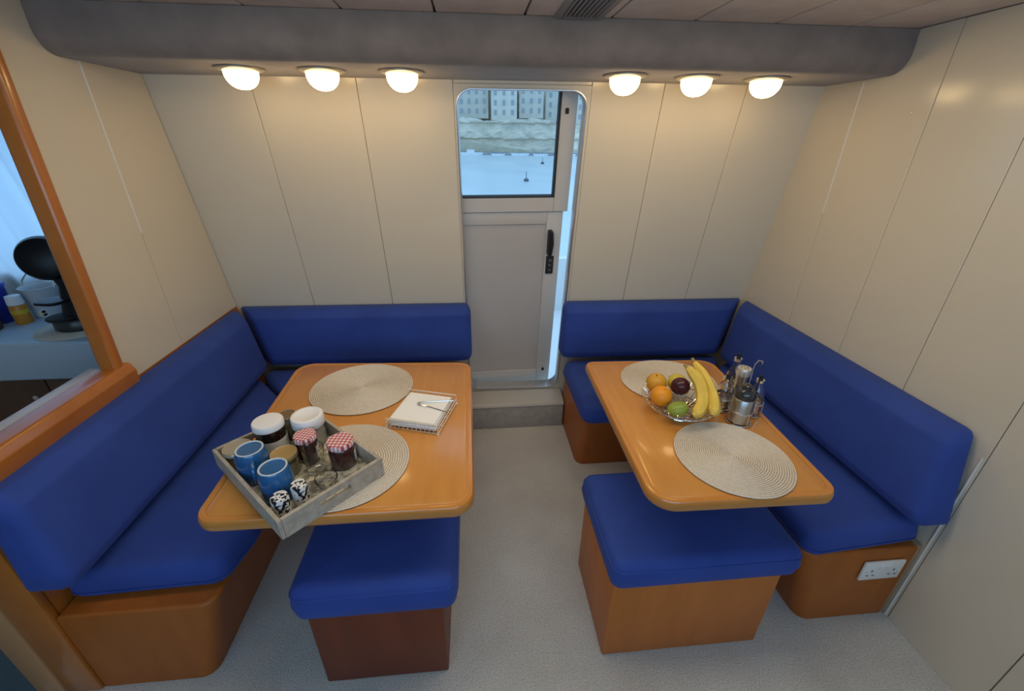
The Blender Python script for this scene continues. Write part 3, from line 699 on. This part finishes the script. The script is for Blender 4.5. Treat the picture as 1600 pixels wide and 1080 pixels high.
# big glass jar with frosted white lid
t = thing('storage_jar', 'large glass jar with a big frosted white lid at the back of the tray', 'jar', on_tray(0.229, 0.288), 0.2)
lathe('jar_body', jar_glass([(0.040, 0.0), (0.0435, 0.004), (0.0440, 0.055), (0.041, 0.066)]), M['glass'], t, 40)
lathe('contents', [(0.0, 0.0045), (0.0405, 0.0045), (0.0412, 0.008), (0.0412, 0.038), (0.0, 0.040)], plain('sugar', (0.75, 0.72, 0.66), 0.9), t, 32)
lathe('lid', [(0.0, 0.066), (0.0450, 0.066), (0.0465, 0.068), (0.0465, 0.094), (0.0440, 0.099), (0.036, 0.100), (0.034, 0.0985), (0.0, 0.0985)], M['whitelid'], t, 40)
# jam jars with gingham lids
def jam(u, v, sc, lb):
    t = thing('jam_jar', lb, 'jar', on_tray(u, v), 0.5+u*4, 'jam jars with gingham lids')
    t.scale = (sc, sc, 1)
    lathe('jar_body', [(0.0, 0.0), (0.031, 0.0), (0.0335, 0.003), (0.034, 0.05), (0.0325, 0.062), (0.029, 0.068), (0.0, 0.068)], M['jam'], t, 32)
    arc_label('label', 0.0338, 0.012, 0.048, -1.6, -0.6, M['label'], t)
    lathe('lid', [(0.0, 0.068), (0.0320, 0.068), (0.0345, 0.069), (0.0345, 0.081), (0.0320, 0.0845), (0.0, 0.0850)], M['gingham'], t, 36)
jam(0.185, 0.222, 0.90, 'dark jam jar with red gingham lid behind the clear tumbler')
jam(0.236, 0.122, 1.06, 'dark jam jar with red gingham lid at the right of the tray')
# gold lid jars
def goldjar(u, v, sc, lidm, body, lb, hz=0.052):
    t = thing('honey_jar', lb, 'jar', on_tray(u, v), 0.3); t.scale = (sc, sc, 1)
    lathe('jar_body', jar_glass([(0.031, 0.0), (0.034, 0.004), (0.0345, hz-0.008), (0.031, hz)]), M['glass'], t, 36)
    lathe('contents', [(0.0, 0.0045), (0.0312, 0.0045), (0.0316, 0.008), (0.0316, hz*0.7), (0.0, hz*0.7)], body, t, 32)
    lathe('lid', [(0.0, hz), (0.0325, hz), (0.0350, hz+0.001), (0.0350, hz+0.009), (0.0325, hz+0.012), (0.029, hz+0.0115), (0.0, hz+0.0118)], lidm, t, 36)
    lathe('lid_rim', [(0.0320, hz+0.0112), (0.0345, hz+0.0105), (0.0340, hz+0.0130), (0.0325, hz+0.0130), (0.0320, hz+0.0112)], M['brass'], t, 36)
goldjar(0.118, 0.215, 1.0, M['gold'], M['honey'], 'small glass jar with a gold lid between the blue mugs and jam')
goldjar(0.200, 0.363, 0.80, plain('copper_lid', (0.30, 0.20, 0.12), 0.35, metal=0.7), M['honey'], 'small jar with a dull copper lid behind the chocolate spread', 0.070)
goldjar(0.048, 0.347, 1.08, plain('glass_lid', (0.50, 0.47, 0.40), 0.2, metal=0.5), plain('white_sugar', (0.62, 0.60, 0.56), 0.9), 'low glass jar with a pale metal-rimmed lid in the left tray corner', 0.048)
# tumbler, glass dish
t = thing('glass_tumbler', 'clear faceted glass tumbler in the middle of the tray', 'glass', on_tray(0.172, 0.156), 0.2)
lathe('tumbler_body', jar_glass([(0.024, 0.0), (0.0255, 0.003), (0.0295, 0.078), (0.0292, 0.080)], 0.0022, 0.007), M['glass'], t, 12)
t = thing('glass_dish', 'small clear glass dish near the front edge of the tray', 'dish', on_tray(0.160, 0.080), 0)
lathe('dish_body', jar_glass([(0.018, 0.0), (0.022, 0.002), (0.030, 0.024), (0.0295, 0.026)], 0.0022, 0.004), M['glass'], t, 28)

# ------------------------------------------------------------------ napkin holder
NM = T(-0.190, 1.238, TZ+0.0022, rz=math.radians(-17))
t = thing('napkin_holder', 'flat cream wire napkin holder on the left table', 'napkin holder', matrix=NM)
NW, ND, NH = 0.090, 0.093, 0.036
r = 0.0016
rect = lambda w_, d_, z: [(-w_, -d_, z), (w_, -d_, z), (w_, d_, z), (-w_, d_, z)]
tube('base_wire', rect(NW, ND, 0.004), 0.0022, M['whitewire'], t, 8, True)
for k in range(5):
    y = -ND+2*ND*k/4 if 0 < k < 4 else None
    if y is not None: tube('floor_wire', [(-NW, y, 0.0035), (NW, y, 0.0035)], r, M['whitewire'], t, 6)
for sgn in (-1, 1):
    tube('rim_wire', [(-NW, sgn*ND, 0.004), (-NW, sgn*ND, NH), (NW, sgn*ND, NH), (NW, sgn*ND, 0.004)], 0.0020, M['whitewire'], t, 8)
    for k in range(1, 12): tube('upright_wire', [(-NW+2*NW*k/12, sgn*ND, 0.004), (-NW+2*NW*k/12, sgn*ND, NH)], 0.0010, M['whitewire'], t, 6)
for sgn in (-1, 1):
    tube('side_wire', [(sgn*NW, -ND, NH*0.55), (sgn*NW, ND, NH*0.55)], 0.0016, M['whitewire'], t, 6)
    for yy in (-ND, ND): lathe('foot', [(0, -0.002), (0.004, -0.002), (0.004, 0.004), (0, 0.005)], M['whitewire'], t, 10, off=(sgn*NW, yy, 0))
arm = tube('press_arm', [(NW+0.002, 0.060, 0.034), (0.03, 0.036, 0.0375), (-0.012, 0.022, 0.0375), (-0.018, 0.012, 0.0372), (-0.012, 0.004, 0.0375), (0.03, 0.000, 0.0375), (NW+0.002, -0.012, 0.034)], 0.0018, M['chrome'], t, 8)
lathe('arm_weight', [(0, -0.004), (0.0055, -0.004), (0.0055, 0.003), (0, 0.004)], M['steel'], arm, 14, off=(-0.017, 0.010, 0.0385))
for k in range(9):
    a = 0.078; o = box('paper_napkin', -a, a, -a-0.004, a+0.004, 0.0, 0.0029, M['paper'], None, 0.0006, 1)
    o.matrix_world = NM @ T(random.uniform(-.002, .002), random.uniform(-.002, .002), 0.0056+k*0.0031, rz=random.uniform(-.02, .02))
    tag(o, 'topmost white paper napkin in the wire holder' if k == 8 else 'white paper napkin stacked beneath the topmost one in the wire holder', 'napkin', 'napkins in the holder')

# ------------------------------------------------------------------ fruit bowl
BC = (0.700, 1.178); BZ = TZ+0.0022
bw = thing('fruit_bowl', 'chrome wire bowl with beaded spikes holding fruit on the right table', 'bowl', (BC[0], BC[1], BZ))
def bowl_z(r): return 0.006+0.055*(r/0.13)**2
def circ(r, z, n=40): return [(r*math.cos(2*PI*k/n), r*math.sin(2*PI*k/n), z) for k in range(n)]
for r in (0.045, 0.080, 0.112): tube('ring_wire', circ(r, bowl_z(r)), 0.0020, M['chrome'], bw, 6, True)
tube('base_ring', circ(0.050, 0.003), 0.0030, M['chrome'], bw, 8, True)
w0 = None; bd = None
for k in range(30):
    a = 2*PI*k/30
    if w0 is None:
        pth = [(r, 0, bowl_z(r)+0.003) for r in (0.012, 0.045, 0.08, 0.112)]+[(0.126, 0, 0.062), (0.135, 0, 0.075)]
        w0 = tube('spoke_wire', pth, 0.0013, M['chrome'], bw, 6); wd_ = w0
        bd = lathe('bead', [(0, -0.0038), (0.0027, -0.0027), (0.0038, 0), (0.0027, 0.0027), (0, 0.0038)], M['chrome'], wd_, 8, matrix=T(0.135, 0, 0.076))
    else:
        wd_ = w0.copy(); COL.objects.link(wd_); wd_.parent = bw; c = bd.copy(); COL.objects.link(c); c.parent = wd_; c.matrix_local = bd.matrix_local
    wd_.matrix_local = Matrix.Rotation(a, 4, 'Z')
def fruit(name, x, y, z, rx, ry, rz_, mat, lb, cat, tilt=(0, 0), dimple=0.10, stem=True):
    o = thing(name, lb, cat, (x, y, z)); o.rotation_euler = (tilt[0], tilt[1], 0)
    pr = []
    for k in range(15):
        a = -PI/2+PI*k/14; rr = math.cos(a); zz = math.sin(a)
        zz -= dimple*math.exp(-(rr/0.28)**2)*(1 if zz > 0 else -1)
        pr.append((max(0.0, rr) if 0 < k < 14 else 0.0, zz*rz_/rx if False else zz))
    m = lathe('skin', [(r_0*rx, z_0*rz_) for r_0, z_0 in pr], mat, o, 28)
    m.scale = (1, ry/rx, 1)
    if stem: tube('stem', [(0, 0, rz_*(1-dimple)-0.002), (0.001, 0, rz_*(1-dimple)+0.006)], 0.0016, M['stem'], o, 6)
    else: lathe('stem_scar', [(0, rz_*(1-dimple)-0.001), (0.0035, rz_*(1-dimple)-0.001), (0.003, rz_*(1-dimple)+0.0012), (0, rz_*(1-dimple)+0.0012)], M['lime'], o, 8)
fruit('orange', 0.637, 1.196, TZ+0.066, 0.037, 0.037, 0.036, M['orange'], 'bright orange at the front left of the fruit bowl', 'orange', (0.35, 0.1), 0.03, False)
fruit('mango', 0.650, 1.273, TZ+0.072, 0.037, 0.037, 0.035, M['mango'], 'yellow-orange fruit behind the bright orange', 'fruit', (0.2, -0.2), 0.04)
fruit('apple', 0.723, 1.262, TZ+0.076, 0.034, 0.034, 0.031, M['apple'], 'yellow apple at the back of the fruit bowl', 'apple', (0.45, 0.0), 0.22)
fruit('plum', 0.703, 1.202, TZ+0.098, 0.032, 0.030, 0.033, M['plum'], 'dark purple plum on top of the fruit bowl', 'plum', (0.5, 0.7), 0.06)
fruit('lime', 0.668, 1.128, TZ+0.055, 0.026, 0.028, 0.036, M['lime'], 'green lime at the front of the fruit bowl', 'lime', (0.2, 1.2), 0.03)
def banana(pts, rmax, lb):
    c = Vector(pts[0]); o = thing('banana', lb, 'banana', tuple(Vector(pts[3])), 0, 'bananas in the fruit bowl')
    def cat(p, n=22):
        out = []; P = [Vector(q) for q in p]; P = [P[0]*2-P[1]]+P+[P[-1]*2-P[-2]]
        for i in range(n+1):
            s = i/n*(len(p)-1); k = min(int(s), len(p)-2); u = s-k; p0, p1, p2, p3 = P[k:k+4]
            out.append(0.5*((2*p1)+(p2-p0)*u+(2*p0-5*p1+4*p2-p3)*u*u+(3*p1-p0-3*p2+p3)*u**3))
        return out
    path = [q-Vector(pts[3]) for q in cat(pts)]
    n = len(path)-1; rad = []
    for i in range(n+1):
        u = i/n; rad.append(0.0052 if u < 0.12 else (rmax*min(1, 0.35+(u-0.12)/0.16*0.65) if u < 0.28 else (rmax if u < 0.78 else rmax*max(0.22, (1-((u-0.78)/0.22)**2)))))
    cut = 3
    tube('peel', path[cut:], rad[cut:], M['banana'], o, 7)
    tube('stem', path[:cut+1], rad[:cut+1], M['bstem'], o, 7)
    tube('tip', [path[-1], path[-1]+(path[-1]-path[-2]).normalized()*0.004], 0.0042, M['stem'], o, 6)
banana([(0.712, 1.224, 0.872), (0.724, 1.210, 0.862), (0.744, 1.176, 0.838), (0.747, 1.140, 0.808), (0.735, 1.108, 0.783), (0.710, 1.084, 0.768), (0.692, 1.076, 0.764)], 0.0205, 'yellow banana curving across the front of the fruit bowl')
banana([(0.760, 1.262, 0.874), (0.766, 1.242, 0.862), (0.781, 1.196, 0.832), (0.786, 1.150, 0.804), (0.780, 1.112, 0.782), (0.768, 1.086, 0.768), (0.757, 1.072, 0.763)], 0.0195, 'yellow banana on the right side of the fruit bowl')

# ------------------------------------------------------------------ condiment set
CX, CY = 0.905, 1.172
rk = thing('cruet_stand', 'chrome wire cruet stand beside the fruit bowl', 'cruet stand', (CX, CY, TZ+0.0022))
spots = [(-0.020, -0.056, 0.036), (-0.036, 0.026, 0.030), (0.034, 0.096, 0.026), (0.052, -0.016, 0.026)]
for x, y, r in spots:
    for z in (0.004, 0.050): tube('holder_ring', [(x+(r+0.003)*math.cos(2*PI*k/28), y+(r+0.003)*math.sin(2*PI*k/28), z) for k in range(28)], 0.0018, M['chrome'], rk, 6, True)
    a = math.atan2(y, x)
    for da in (-0.5, 0.5): tube('upright_wire', [(x+(r+0.003)*math.cos(a+da), y+(r+0.003)*math.sin(a+da), 0.004), (x+(r+0.003)*math.cos(a+da), y+(r+0.003)*math.sin(a+da), 0.050)], 0.0015, M['chrome'], rk, 6)
tube('carry_handle', [(0.052, 0.032, 0.003), (0.052, 0.032, 0.150), (0.054, 0.032, 0.172), (0.062, 0.030, 0.186), (0.074, 0.028, 0.184), (0.078, 0.027, 0.168), (0.076, 0.027, 0.150)], 0.0022, M['chrome'], rk, 8)
tube('cross_wire', [(-0.010, -0.020, 0.004), (0.010, 0.0, 0.004), (0.042, 0.010, 0.004), (0.052, 0.032, 0.004)], 0.0018, M['chrome'], rk, 6)
CB = TZ+0.0085
t = thing('steel_canister', 'brushed steel canister with a dark neck in the cruet stand', 'canister', (CX+spots[0][0], CY+spots[0][1], CB))
lathe('canister_body', [(0, 0), (0.033, 0), (0.035, 0.002), (0.035, 0.090), (0.0335, 0.092), (0, 0.092)], M['steel'], t, 40)
lathe('neck', [(0, 0.092), (0.0325, 0.092), (0.0330, 0.104), (0.028, 0.120), (0.022, 0.126), (0, 0.126)], M['smoke'], t, 36)
lathe('spout_cap', [(0, 0.126), (0.0150, 0.126), (0.0140, 0.137), (0.0080, 0.142), (0, 0.142)], M['smoke'], t, 24)
def cruet(i, hh, lb, liquid):
    x, y, r = spots[i]; r -= 0.001
    t = thing('cruet_bottle', lb, 'bottle', (CX+x, CY+y, CB))
    lathe('bottle_body', jar_glass([(r-0.002, 0.0), (r, 0.003), (r, hh*0.5), (r*0.8, hh*0.64), (r*0.42, hh*0.76), (r*0.40, hh*0.82)]), M['glass'], t, 32)
    lathe('steel_sleeve', [(r+0.0003, 0.010), (r+0.0012, 0.010), (r+0.0012, hh*0.40), (r+0.0003, hh*0.40), (r+0.0003, 0.010)], M['steel'], t, 32)
    lathe('collar', [(0, hh*0.82), (r*0.55, hh*0.82), (r*0.55, hh*0.88), (0, hh*0.88)], M['chrome'], t, 24)
    lathe('stopper', [(0, hh*0.88), (r*0.30, hh*0.88), (r*0.24, hh*0.98), (0, hh)], M['black'], t, 16)
    lathe('contents', [(0, 0.0046), (r-0.0035, 0.0046), (r-0.0035, hh*0.36), (0, hh*0.36)], liquid, t, 24)
cruet(1, 0.135, 'short steel-sleeved glass cruet nearest the fruit bowl', plain('vinegar', (0.09, 0.03, 0.02), 0.1, coat=0.5))
cruet(2, 0.178, 'tall glass cruet with a black stopper at the back of the stand', plain('oil', (0.35, 0.26, 0.05), 0.1, coat=0.5))
cruet(3, 0.150, 'glass cruet with a black tip nearest the right backrest', plain('oil_dark', (0.24, 0.18, 0.05), 0.1, coat=0.5))
t = thing('pepper_mill', 'chrome shaker with a perforated top raised above the cruets', 'shaker', (CX+0.023, CY+0.037, TZ+0.0022))
lathe('mill_body', [(0, 0.0), (0.023, 0.0), (0.025, 0.003), (0.021, 0.05), (0.019, 0.10), (0.021, 0.128), (0, 0.128)], M['steel'], t, 32)
hd_ = lathe('mill_head', [(0, 0.128), (0.0225, 0.128), (0.0240, 0.132), (0.0240, 0.150), (0.0220, 0.156), (0, 0.160)], plain('satin_steel', (0.74, 0.72, 0.68), 0.35, metal=0.7), t, 32)
for k in range(6): lathe('hole', [(0, 0), (0.0018, 0), (0.0018, 0.0012), (0, 0.0012)], M['rubber'], hd_, 8, off=(0.011*math.cos(k*PI/3), 0.011*math.sin(k*PI/3), 0.1578))

# ------------------------------------------------------------------ galley seen through the opening
GZ = 0.835
ct = thing('galley_counter', 'pale galley counter with dark wood cabinets seen through the opening', 'counter', (-2.0, 1.9, 0))
slab('worktop', round_poly([(-0.69, -0.25), (0.66, -0.25), (0.66, 0.16), (-0.69, 0.16)], 0.02, 4), GZ-0.165, GZ, M['counter'], ct, 0.012, 4)
for k in range(3):
    dr = box('cabinet_door', -0.685+0.45*k, -0.685+0.45*k+0.443, -0.215, -0.195, 0.03, GZ-0.170, M['darkwood'], ct, 0.004)
    lathe('knob', [(0, 0), (0.008, 0), (0.014, 0.012), (0.012, 0.020), (0, 0.022)], M['chrome'], dr, 16, matrix=T(-0.685+0.45*k+0.40, -0.215, 0.58, rx=PI/2))
box('cabinet_body', -0.69, 0.66, -0.194, 0.14, 0.0, GZ-0.168, M['darkwood'], ct)
# curtain
V, F = [], []
nx, nz = 120, 24
for k in range(nz+1):
    s = 0.86+1.02*k/nz
    for i in range(nx+1):
        x = -2.66+1.36*i/nx
        y = -0.040+0.014*math.sin(x*46+0.8*math.sin(x*7)+0.5*math.sin(s*3))+0.008*math.sin(x*21+s*2.0)
        V.append(WM @ Vector((x, y, s)))
for k in range(nz):
    for i in range(nx): a = k*(nx+1)+i; F.append((a, a+1, a+nx+2, a+nx+1))
m, nt, b = _m('sheer_white_curtain'); out = nt.nodes['Material Output']
d = nt.nodes.new('ShaderNodeBsdfDiffuse'); d.inputs[0].default_value = (0.80, 0.84, 0.88, 1)
tr = nt.nodes.new('ShaderNodeBsdfTranslucent'); tr.inputs[0].default_value = (0.80, 0.86, 0.92, 1)
mx = nt.nodes.new('ShaderNodeMixShader'); mx.inputs[0].default_value = 0.6
nt.links.new(d.outputs[0], mx.inputs[1]); nt.links.new(tr.outputs[0], mx.inputs[2]); nt.links.new(mx.outputs[0], out.inputs['Surface'])
o = mesh_obj('curtain', V, F, m, None, True); tag(o, 'sheer white curtain drawn over the galley window', 'curtain')
# coffee machine
cm = thing('coffee_machine', 'black capsule coffee machine with a round head on the galley counter', 'coffee machine', (-1.665, 1.815, GZ+0.0055), -0.15)
blk = plain('gloss_black', (0.006, 0.006, 0.008), 0.35, spec=0.3)
lathe('machine_base', [(0, 0), (0.076, 0), (0.082, 0.006), (0.082, 0.038), (0.076, 0.048), (0, 0.050)], plain('dark_grey_plastic', (0.03, 0.032, 0.036), 0.3), cm, 40)
lathe('drip_tray', [(0, 0.050), (0.050, 0.050), (0.054, 0.056), (0.050, 0.062), (0, 0.062)], M['rubber'], cm, 32, off=(-0.012, -0.045, 0.0))
tube('machine_arm', [(0.010, 0.020, 0.045), (0.012, 0.026, 0.11), (0.006, 0.020, 0.18), (-0.006, 0.010, 0.25)], [0.066, 0.058, 0.036, 0.036], blk, cm, 20)
hd_ = lathe('machine_head', [(0, -0.042), (0.054, -0.042), (0.076, -0.034), (0.086, -0.012), (0.086, 0.012), (0.076, 0.034), (0.054, 0.042), (0, 0.042)], blk, cm, 40, matrix=T(-0.012, -0.006, 0.290, rx=PI/2-0.2, rz=0.55))
slab('cup_platform', round_poly([(-0.075, -0.09), (0.03, -0.09), (0.03, 0.01), (-0.075, 0.01)], 0.03, 5), 0.118, 0.130, blk, cm, 0.004)
lathe('water_knob', [(0, 0), (0.012, 0), (0.010, 0.012), (0, 0.014)], M['chrome'], cm, 16, matrix=T(-0.045, -0.075, 0.085, rx=PI/2))
# canisters and bottles
t = thing('blue_canister', 'deep blue lidded canister at the left end of the galley counter', 'canister', (-2.055, 1.905, GZ+0.0005))
lathe('canister_body', [(0, 0), (0.048, 0), (0.050, 0.003), (0.054, 0.150), (0, 0.150)], plain('deep_blue_plastic', (0.012, 0.03, 0.30), 0.3), t, 36)
lathe('lid', [(0, 0.150), (0.057, 0.150), (0.058, 0.156), (0.056, 0.166), (0, 0.168)], plain('blue_lid', (0.02, 0.06, 0.40), 0.3), t, 36)
t = thing('vitamin_bottle', 'white-capped bottle with an orange label beside the coffee machine', 'bottle', (-1.945, 1.882, GZ+0.0005))
lathe('bottle_body', [(0, 0), (0.026, 0), (0.028, 0.003), (0.028, 0.075), (0.024, 0.084), (0, 0.084)], plain('orange_label', (0.55, 0.22, 0.02), 0.35), t, 32)
lathe('yellow_badge', [(0.0281, 0.045), (0.0286, 0.045), (0.0286, 0.062), (0.0281, 0.062), (0.0281, 0.045)], plain('yellow_label', (0.60, 0.42, 0.03), 0.35), t, 32)
lathe('cap', [(0, 0.084), (0.026, 0.084), (0.027, 0.088), (0.024, 0.122), (0, 0.124)], M['whitelid'], t, 32)
t = thing('enamel_pot', 'pale grey pot with a wire bail handle behind the orange bottle', 'pot', (-1.925, 1.982, GZ+0.0005))
lathe('pot_body', [(0, 0), (0.050, 0), (0.053, 0.003), (0.064, 0.130), (0.066, 0.132), (0.064, 0.134), (0.060, 0.130), (0.050, 0.006), (0, 0.006)], plain('pale_enamel', (0.60, 0.62, 0.64), 0.3), t, 36)
tube('bail_handle', [(-0.064, 0, 0.120), (-0.062, 0.01, 0.155), (-0.035, 0.02, 0.188), (0, 0.022, 0.198), (0.035, 0.02, 0.188), (0.062, 0.01, 0.155), (0.064, 0, 0.120)], 0.003, M['chrome'], t, 8)
t = thing('dark_jar', 'dark jar in front of the blue canister on the galley counter', 'jar', (-2.00, 1.80, GZ+0.0005))
lathe('jar_body', [(0, 0), (0.030, 0), (0.034, 0.004), (0.034, 0.055), (0.028, 0.066), (0, 0.066)], plain('dark_jar_glass', (0.03, 0.03, 0.025), 0.2), t, 28)
lathe('lid', [(0, 0.066), (0.032, 0.066), (0.032, 0.082), (0, 0.084)], M['whitelid'], t, 28)
t = thing('glass_carafe', 'clear glass carafe behind the coffee machine', 'carafe', (-1.56, 1.955, GZ+0.0005))
lathe('carafe_body', jar_glass([(0.045, 0), (0.052, 0.006), (0.055, 0.09), (0.040, 0.15), (0.034, 0.20), (0.038, 0.215)]), M['glass'], t, 32)

# ------------------------------------------------------------------ outside the door
WZ = -2.5
wm, nt, b = _m('harbour_water'); setp(b, (0.50, 0.60, 0.66), 0.3); v = coords(nt, (1, 0.35, 1))
nz_ = noise(nt, v, 0.55, 5, 0.6); bump(nt, b, nz_, 0.3, 0.15)
nt.links.new(ramp(nt, noise(nt, v, 0.16, 4), [(0.35, (0.46, 0.57, 0.64)), (0.65, (0.58, 0.66, 0.72))]), b.inputs['Base Color'])
o = mesh_obj('harbour_water', [(-500, 8, WZ), (500, 8, WZ), (500, 400, WZ), (-500, 400, WZ)], [(0, 1, 2, 3)], wm)
o['kind'] = 'stuff'; tag(o, 'pale blue harbour water outside the door window', 'water')
# side deck and bulwark of the boat just outside the door
dk = thing('side_deck', 'white side deck and bulwark outside the cabin door', 'deck', (0.2, 2.95, 0.0))
dw = plain('white_gelcoat', (0.80, 0.82, 0.84), 0.35)
box('deck_plate', -3.0, 3.0, -0.52, 0.75, 0.06, 0.12, dw, dk); box('bulwark', -3.0, 3.0, 0.75, 0.82, 0.06, 0.62, dw, dk, 0.02)
SH = Matrix.Translation((10, 150, WZ)) @ Matrix.Rotation(math.radians(-9), 4, 'Z')
stone = varied('limestone', (0.66, 0.60, 0.50), 0.9, 0.14, 0.3, 0.9, 0.6, 0.5)
# bastion wall / cliff
random.seed(3)
V, F = [], []; NX, NZ = 150, 22
def hcliff(x): return 10.6-0.035*x+0.5*math.sin(x*0.21)+(0.5 if int(x/9) % 2 else 0)
def fn(x, z): return 1.2*math.sin(x*0.18+z*0.4)+0.8*math.sin(x*0.53-z*0.9)+0.5*math.sin(x*1.3+z*1.7)+(3.0 if 22 < x < 60 else 0)
for k in range(NZ+1):
    for i in range(NX+1):
        x = -75+150*i/NX; h = hcliff(x); z = h*k/NZ
        V.append((x, 9-3.0*0+fn(x, z)*0.32+z*0.22+(0.9 if int(z/2.4) % 2 else 0.0)+random.uniform(-.15, .15), z+0))
for i in range(NX+1): x = -75+150*i/NX; V.append((x, 40, hcliff(x)+0.5))
for k in range(NZ+1):
    for i in range(NX): a = k*(NX+1)+i; F.append((a, a+1, a+NX+2, a+NX+1))
o = mesh_obj('limestone_bastion', V, F, stone, None, False, SH); tag(o, 'pale limestone bastion rising behind the quay', 'cliff')
q = box('quay', -75, 75, 0, 6.5, -1.0, 0.9, varied('quay_stone', (0.34, 0.35, 0.36), 0.8, 0.2, 0.4), None, 0, matrix=SH); tag(q, 'low dark stone quay along the far shore', 'quay')
rm = mesh_obj('sloping_road', [SH @ Vector(p) for p in ((-75, 2.5, 12.0), (12, 2.5, 1.0), (12, 6.4, 1.0), (-75, 7.4, 12.0), (-75, 2.5, 0.92), (12, 2.5, 0.92), (12, 6.4, 0.92), (-75, 7.4, 0.92))], [(0, 1, 2, 3), (4, 5, 6, 7), (0, 1, 5, 4), (1, 2, 6, 5), (2, 3, 7, 6), (3, 0, 4, 7)], varied('road_stone', (0.50, 0.45, 0.34), 0.9, 0.15, 0.4)); tag(rm, 'sloping stone road at the foot of the bastion', 'road')
wm_ = plain('dark_far_window', (0.33, 0.36, 0.40), 0.3)
far = [(4, 30, 19, 'broad hazy block rising behind the other buildings', 0.62), (-26, 13, 13, 'tall pale building at the far left above the bastion', 0.62), (-12, 11, 9, 'cream block with rows of windows above the bastion', 0.58), (-0.5, 9, 12, 'pale building above the left part of the bastion', 0.66), (9, 8.5, 9.2, 'low pale building in the middle above the bastion', 0.60), (17.5, 7.0, 11, 'narrow pale tower block right of the low building', 0.64), (26, 9, 13, 'tall pale building at the right above the bastion', 0.60), (38, 14, 11, 'wide pale building at the far right above the bastion', 0.58)]
for i, (x, w_, h_, lb, al) in enumerate(far):
    t = thing('stone_building', lb, 'building', matrix=SH @ Matrix.Translation((x, (19+(i % 3)*2 if i else 36), hcliff(x)+0.25)), group='buildings across the harbour')
    bm_ = varied('building_stone_%d' % i, (al, al*0.95, al*0.84), 0.9, 0.1, 0.3)
    box('wall_block', -w_/2, w_/2, 0, 10, 0, h_, bm_, t)
    box('parapet', -w_/2-0.25, w_/2+0.25, -0.25, 10.2, h_, h_+0.7, bm_, t)
    rows = int(h_//3.0); cols = max(2, int(w_//2.7))
    for a in range(rows):
        for c in range(cols):
            xx = -w_/2+w_*(c+0.5)/cols; zz = 1.6+3.0*a
            box('window', xx-0.5, xx+0.5, -0.10, 0.05, zz, zz+1.6, wm_, t)
# boats and buoys
def boat(x, y, L, lb, cabin):
    t = thing('moored_boat', lb, 'boat', matrix=SH @ T(x, y, 0.0, rz=random.uniform(-.15, .15)), group='boats moored at the far quay')
    pr = [(-0.5, 0.16), (-0.5, -0.16), (0.25, -0.16), (0.5, 0.0), (0.25, 0.16)]
    loft('hull', [[(p*L*k, q_*L*k, z) for p, q_ in pr] for z, k in ((-0.1, 0.82), (L*0.11, 1.0))], plain('boat_white_%s' % int(L*100), (0.85, 0.87, 0.9), 0.4), t, False)
    if cabin: box('boat_cabin', -0.2*L, 0.12*L, -0.1*L, 0.1*L, L*0.11, L*0.22, plain('cabin_white_%s' % int(L*100), (0.75, 0.78, 0.82), 0.4), t)
boat(-9, -3.0, 7.5, 'white cabin boat moored at the left of the far quay', True)
boat(-0.5, -2.5, 4.5, 'small open white boat beside the cabin boat', False)
boat(6.5, -2.0, 6.0, 'long low white boat at the middle of the far quay', False)
boat(13, -2.2, 5.0, 'small white boat right of the middle boat', False)
boat(20.5, -8.0, 6.5, 'white cabin boat at the right of the far quay', True)
for x, y, s, lb in ((6.3, 51, 0.16, 'small dark marker buoy nearest on the water'), (14.6, 92, 0.20, 'small dark buoy far out on the right')):
    t = thing('buoy', lb, 'buoy', (x, y, WZ))
    lathe('float', [(0, -0.1), (s*1.6, -0.05), (s*2.0, s), (s*1.0, s*2.0), (0, s*2.1)], plain('buoy_dark_%d' % y, (0.10, 0.13, 0.15), 0.5), t, 16)
    lathe('mast', [(0, s*2.1), (s*0.3, s*2.1), (s*0.2, s*6.5), (0, s*6.6)], plain('mast_dark_%d' % y, (0.14, 0.17, 0.20), 0.5), t, 8)
